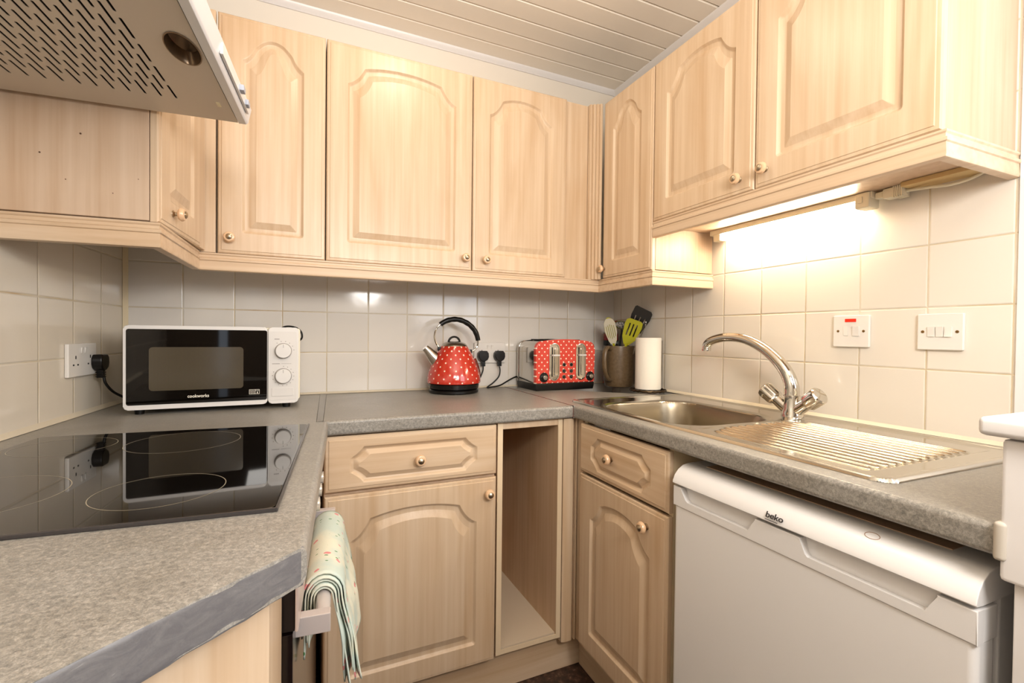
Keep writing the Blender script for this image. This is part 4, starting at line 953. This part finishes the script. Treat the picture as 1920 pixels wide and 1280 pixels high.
# ================================================================ FRIDGE
T = Thing('fridge', 'white undercounter fridge with dark maker name under the right worktop', 'fridge', FR, (1.37, -0.3, 0))
fx0, fx1 = 1.0945, 1.6425
bm = NB(); box(bm, fx0+0.002, fx1-0.002, -0.540, -0.03, 0.02, 0.800, 0.004); T.part('body', bm, WHITEG)
bm = NB(); box(bm, fx0+0.008, fx1-0.010, -0.552, -0.539, 0.06, 0.790); T.part('door_seal', bm, mat('seal', (176, 174, 176), 0.6))
bm = NB(); prism(bm, rrect(fx0, fx1, -0.601, -0.552, 0.010, 4), 0.055, 0.7475, 'z', bev=0.001); dr = T.part('door', bm, WHITEG)
bm = NB(); yF = -0.603   # recessed grip band
box(bm, fx0-0.001, fx1+0.001, -0.588, -0.552, 0.7480, 0.793, 0.002)
prism(bm, [(fx0-0.001, 0.748), (fx1+0.001, 0.748), (fx1+0.001, 0.793), (1.600, 0.793), (1.588, 0.763), (1.417, 0.763), (1.412, 0.768), (1.405, 0.793), (1.313, 0.793), (1.299, 0.763), (1.138, 0.763), (1.130, 0.768), (1.118, 0.793), (fx0-0.001, 0.793)], yF, -0.586, 'y', bev=0.0018, seg=3)
T.part('grip_band', bm, WHITEG, dr)
bm = NB()
prof = [(-0.604, 0.7985), (-0.6065, 0.801), (-0.6055, 0.807), (-0.600, 0.819), (-0.590, 0.830), (-0.576, 0.8385), (-0.558, 0.842), (-0.03, 0.842), (-0.03, 0.800), (-0.590, 0.7985)]
prism(bm, prof, fx0-0.001, fx1+0.001, 'x', bev=0.0018, seg=2); lidp = T.part('top', bm, WHITEG)
bm = NB(); box(bm, fx0+0.045, fx1-0.05, -0.548, -0.10, 0.8418, 0.8432); T.part('top_inset', bm, mat('inset_beige', (176, 150, 124), 0.5), lidp)
bm = NB(); P = [(1.5080+0.0105*cos(2*pi*k/32), -0.5830+0.0055*sin(2*pi*k/32), 0.8346+0.61*0.0055*sin(2*pi*k/32)) for k in range(33)]
tube(bm, P, 0.0005, 6, caps=False); T.part('stain_ring', bm, mat('stain_brown', (150, 116, 92), 0.6), lidp)
BEKO = mat('dark_print', (38, 34, 36), 0.4)
tilt = Matrix.Translation((1.3575, -0.6060, 0.8125)) @ Matrix.Rotation(radians(-24), 4, 'X')
bm = text_bm('beko', 0.0155, 0.0003, tilt, 0.0002, 1.15); b2 = NB(); box(b2, -0.0170, 0.0085, -0.0004, 0.0004, -0.0092, -0.0080); bmesh.ops.transform(b2, matrix=tilt, verts=b2.verts)
me = bpy.data.meshes.new('t'); b2.to_mesh(me); b2.free(); bm.from_mesh(me); bpy.data.meshes.remove(me)
T.part('logo', bm, BEKO, lidp, smooth=False)

# ================================================================ OVEN, LEFT BASE, TOWEL (left frame x=-s)
T = Thing('oven', 'built-under oven below the hob with steel bar handle', 'oven', FL, (-0.9, -0.3, 0.1))
bm = NB(); box(bm, -1.200, -0.604, -0.6160, -0.05, 0.748, 0.866, 0.001, 1); box(bm, -1.200, -0.604, -0.590, -0.05, 0.10, 0.748, 0.001, 1); T.part('body', bm, mat('oven_case', (16, 9, 8), 0.4))
bm = NB(); prism(bm, rrect(-1.201, -0.603, -0.614, -0.591, 0.002, 2), 0.10, 0.745, 'z', bev=0.001); dr = T.part('door', bm, mat('oven_door', (16, 8, 8), 0.12))
bm = NB(); box(bm, -1.202, -0.602, -0.6205, -0.6165, 0.748, 0.866, 0.0012); cpn = T.part('control_panel', bm, mat('panel_steel', (206, 188, 178), 0.3, 0.3))
for s in (0.70, 0.79, 0.88):
    bm = NB(); M = Matrix.Translation((-s, -0.6200, 0.806)) @ Matrix.Rotation(pi/2, 4, 'X'); lathe(bm, [(0.018, 0), (0.0175, 0.003), (0.014, 0.005), (0.0135, 0.013), (0.001, 0.014)], 24, M); T.part('dial', bm, mat('oven_dial', (206, 200, 190), 0.25, 0.5), cpn)
bm = NB()
tube(bm, [(-1.165, -0.648, 0.732), (-0.735, -0.648, 0.732)], 0.0105, 18)
for s0, s1 in ((1.148, 1.166), (0.732, 0.750)): box(bm, -s1, -s0, -0.6595, -0.6135, 0.7185, 0.7455, 0.0015)
T.part('handle', bm, mat('handle_steel', (214, 204, 200), 0.32, 0.45), dr)
T = Thing('base_end', 'maple side of the left base unit below the cut worktop end', 'panel', FL, (-1.3, -0.3, 0))
bm = NB(); prism(bm, [(-1.204, -0.595), (-1.2055, -0.601), (-1.308, -0.6000), (-1.45, -0.462), (-1.80, -0.12), (-1.80, -0.005), (-1.204, -0.005)], 0.0, 0.8675, 'z'); T.part('panel', bm, WOOD)
bm = NB(); box(bm, -0.6005, -0.40, -0.600, -0.05, 0.10, 0.8675, 0.001, 1)
c_ = FL.inverted() @ Vector((1.0135, -0.575, 0))
tag(mk('infill_board', bm, WOOD, (-0.5, -0.6, 0.1), None, FL), 'maple filler between the oven and the back base cabinet', 'filler')

TOW = mat('tea_towel', (206, 212, 198), 0.85); _t = NT(TOW); _v = _t.coords()
_vo = _t.new('ShaderNodeTexVoronoi', ins={'Vector': _t.mapping(_v, (1, 0.7, 1)), 'Scale': 58.0, 'Randomness': 1.0})
_rnd = _t.xyz(_vo.outputs['Color'])[0]
_fl = _t.m('MULTIPLY', _t.m('LESS_THAN', _vo.outputs['Distance'], 0.26), _t.m('GREATER_THAN', _rnd, 0.70))
_vo2 = _t.new('ShaderNodeTexVoronoi', ins={'Vector': _t.mapping(_v, (2.0, 1.0, 0.8), (3, 1, 2)), 'Scale': 64.0, 'Randomness': 1.0})
_gr = _t.m('MULTIPLY', _t.m('LESS_THAN', _vo2.outputs['Distance'], 0.22), _t.m('GREATER_THAN', _t.xyz(_vo2.outputs['Color'])[1], 0.72))
_z = _t.xyz(_v)[2]
_c = _t.ramp(_t.noise(_v, 16, 2), [(0.42, (208, 206, 186)), (0.6, (184, 196, 186))])
_c = _t.mix(_gr, _c, (62, 118, 62)); _c = _t.mix(_fl, _c, (206, 128, 128)); _t.set('Base Color', _c); _t.bump(_t.noise(_v, 300, 2), 0.3, 0.0006)
bm = NB()
def drape(off, s0, s1, zf, zb, ph, lean):
    # cross-section points (d, z) over bar centre (0.648, 0.732)
    C = []
    R = 0.0125+off
    nb = 16
    for k in range(nb): t = k/nb; C.append((-1, t, zb))
    sec = []
    for k in range(14): t = k/14; sec.append(('b', zb+(0.732-zb)*t))
    for k in range(11): sec.append(('a', pi-pi*k/10))
    for k in range(1, 18): t = k/17; sec.append(('f', 0.732+(zf-0.732)*t))
    ns = 26; G = []
    for i in range(ns+1):
        u = i/ns; s = s0+(s1-s0)*u; row = []
        for typ, v in sec:
            if typ == 'a': d, z = 0.648+R*cos(v), 0.732+R*sin(v)*1.15; dr_ = 0
            else:
                dr_ = (0.732-v)
                if typ == 'b': d = 0.648-R-0.02*dr_*0.2
                else: d = 0.648+R+lean*dr_*0.10+0.010*sst(0, 0.08, dr_)
                z = v
            wv = 0.0045*sin(u*9+ph+dr_*9)+0.003*sin(u*21+ph*2.3+dr_*22)
            k = min(1, dr_/0.06)
            d2 = d+wv*k*(0.5 if typ == 'b' else 1.0); s2 = s+0.006*sin(dr_*34+ph*3)*k*(1 if u > 0.5 else 0.5)
            z2 = z+(0.006*sin(u*5+ph*2))*k
            row.append(bm.verts.new((-s2, -max(d2, 0.6165 if typ == 'b' else 0), z2)))
        G.append(row)
    for a, b in zip(G, G[1:]):
        for k in range(len(sec)-1): bm.faces.new((a[k], a[k+1], b[k+1], b[k]))
for j in range(5):
    drape(0.0012+0.0042*j, 0.800+0.004*j, 1.098-0.002*j+0.004*(j % 2), (0.595, 0.588, 0.602, 0.592, 0.597)[j], (0.700, 0.655, 0.662, 0.640, 0.672)[j], 0.8*j, 1+0.0*j)
o = tag(mk('tea_towel', bm, TOW, (-0.95, -0.648, 0.6), None, FL, ang=80), 'folded pale floral tea towel hanging over the oven handle', 'towel')
so = o.modifiers.new('thick', 'SOLIDIFY'); so.thickness = 0.0022; so.offset = 0
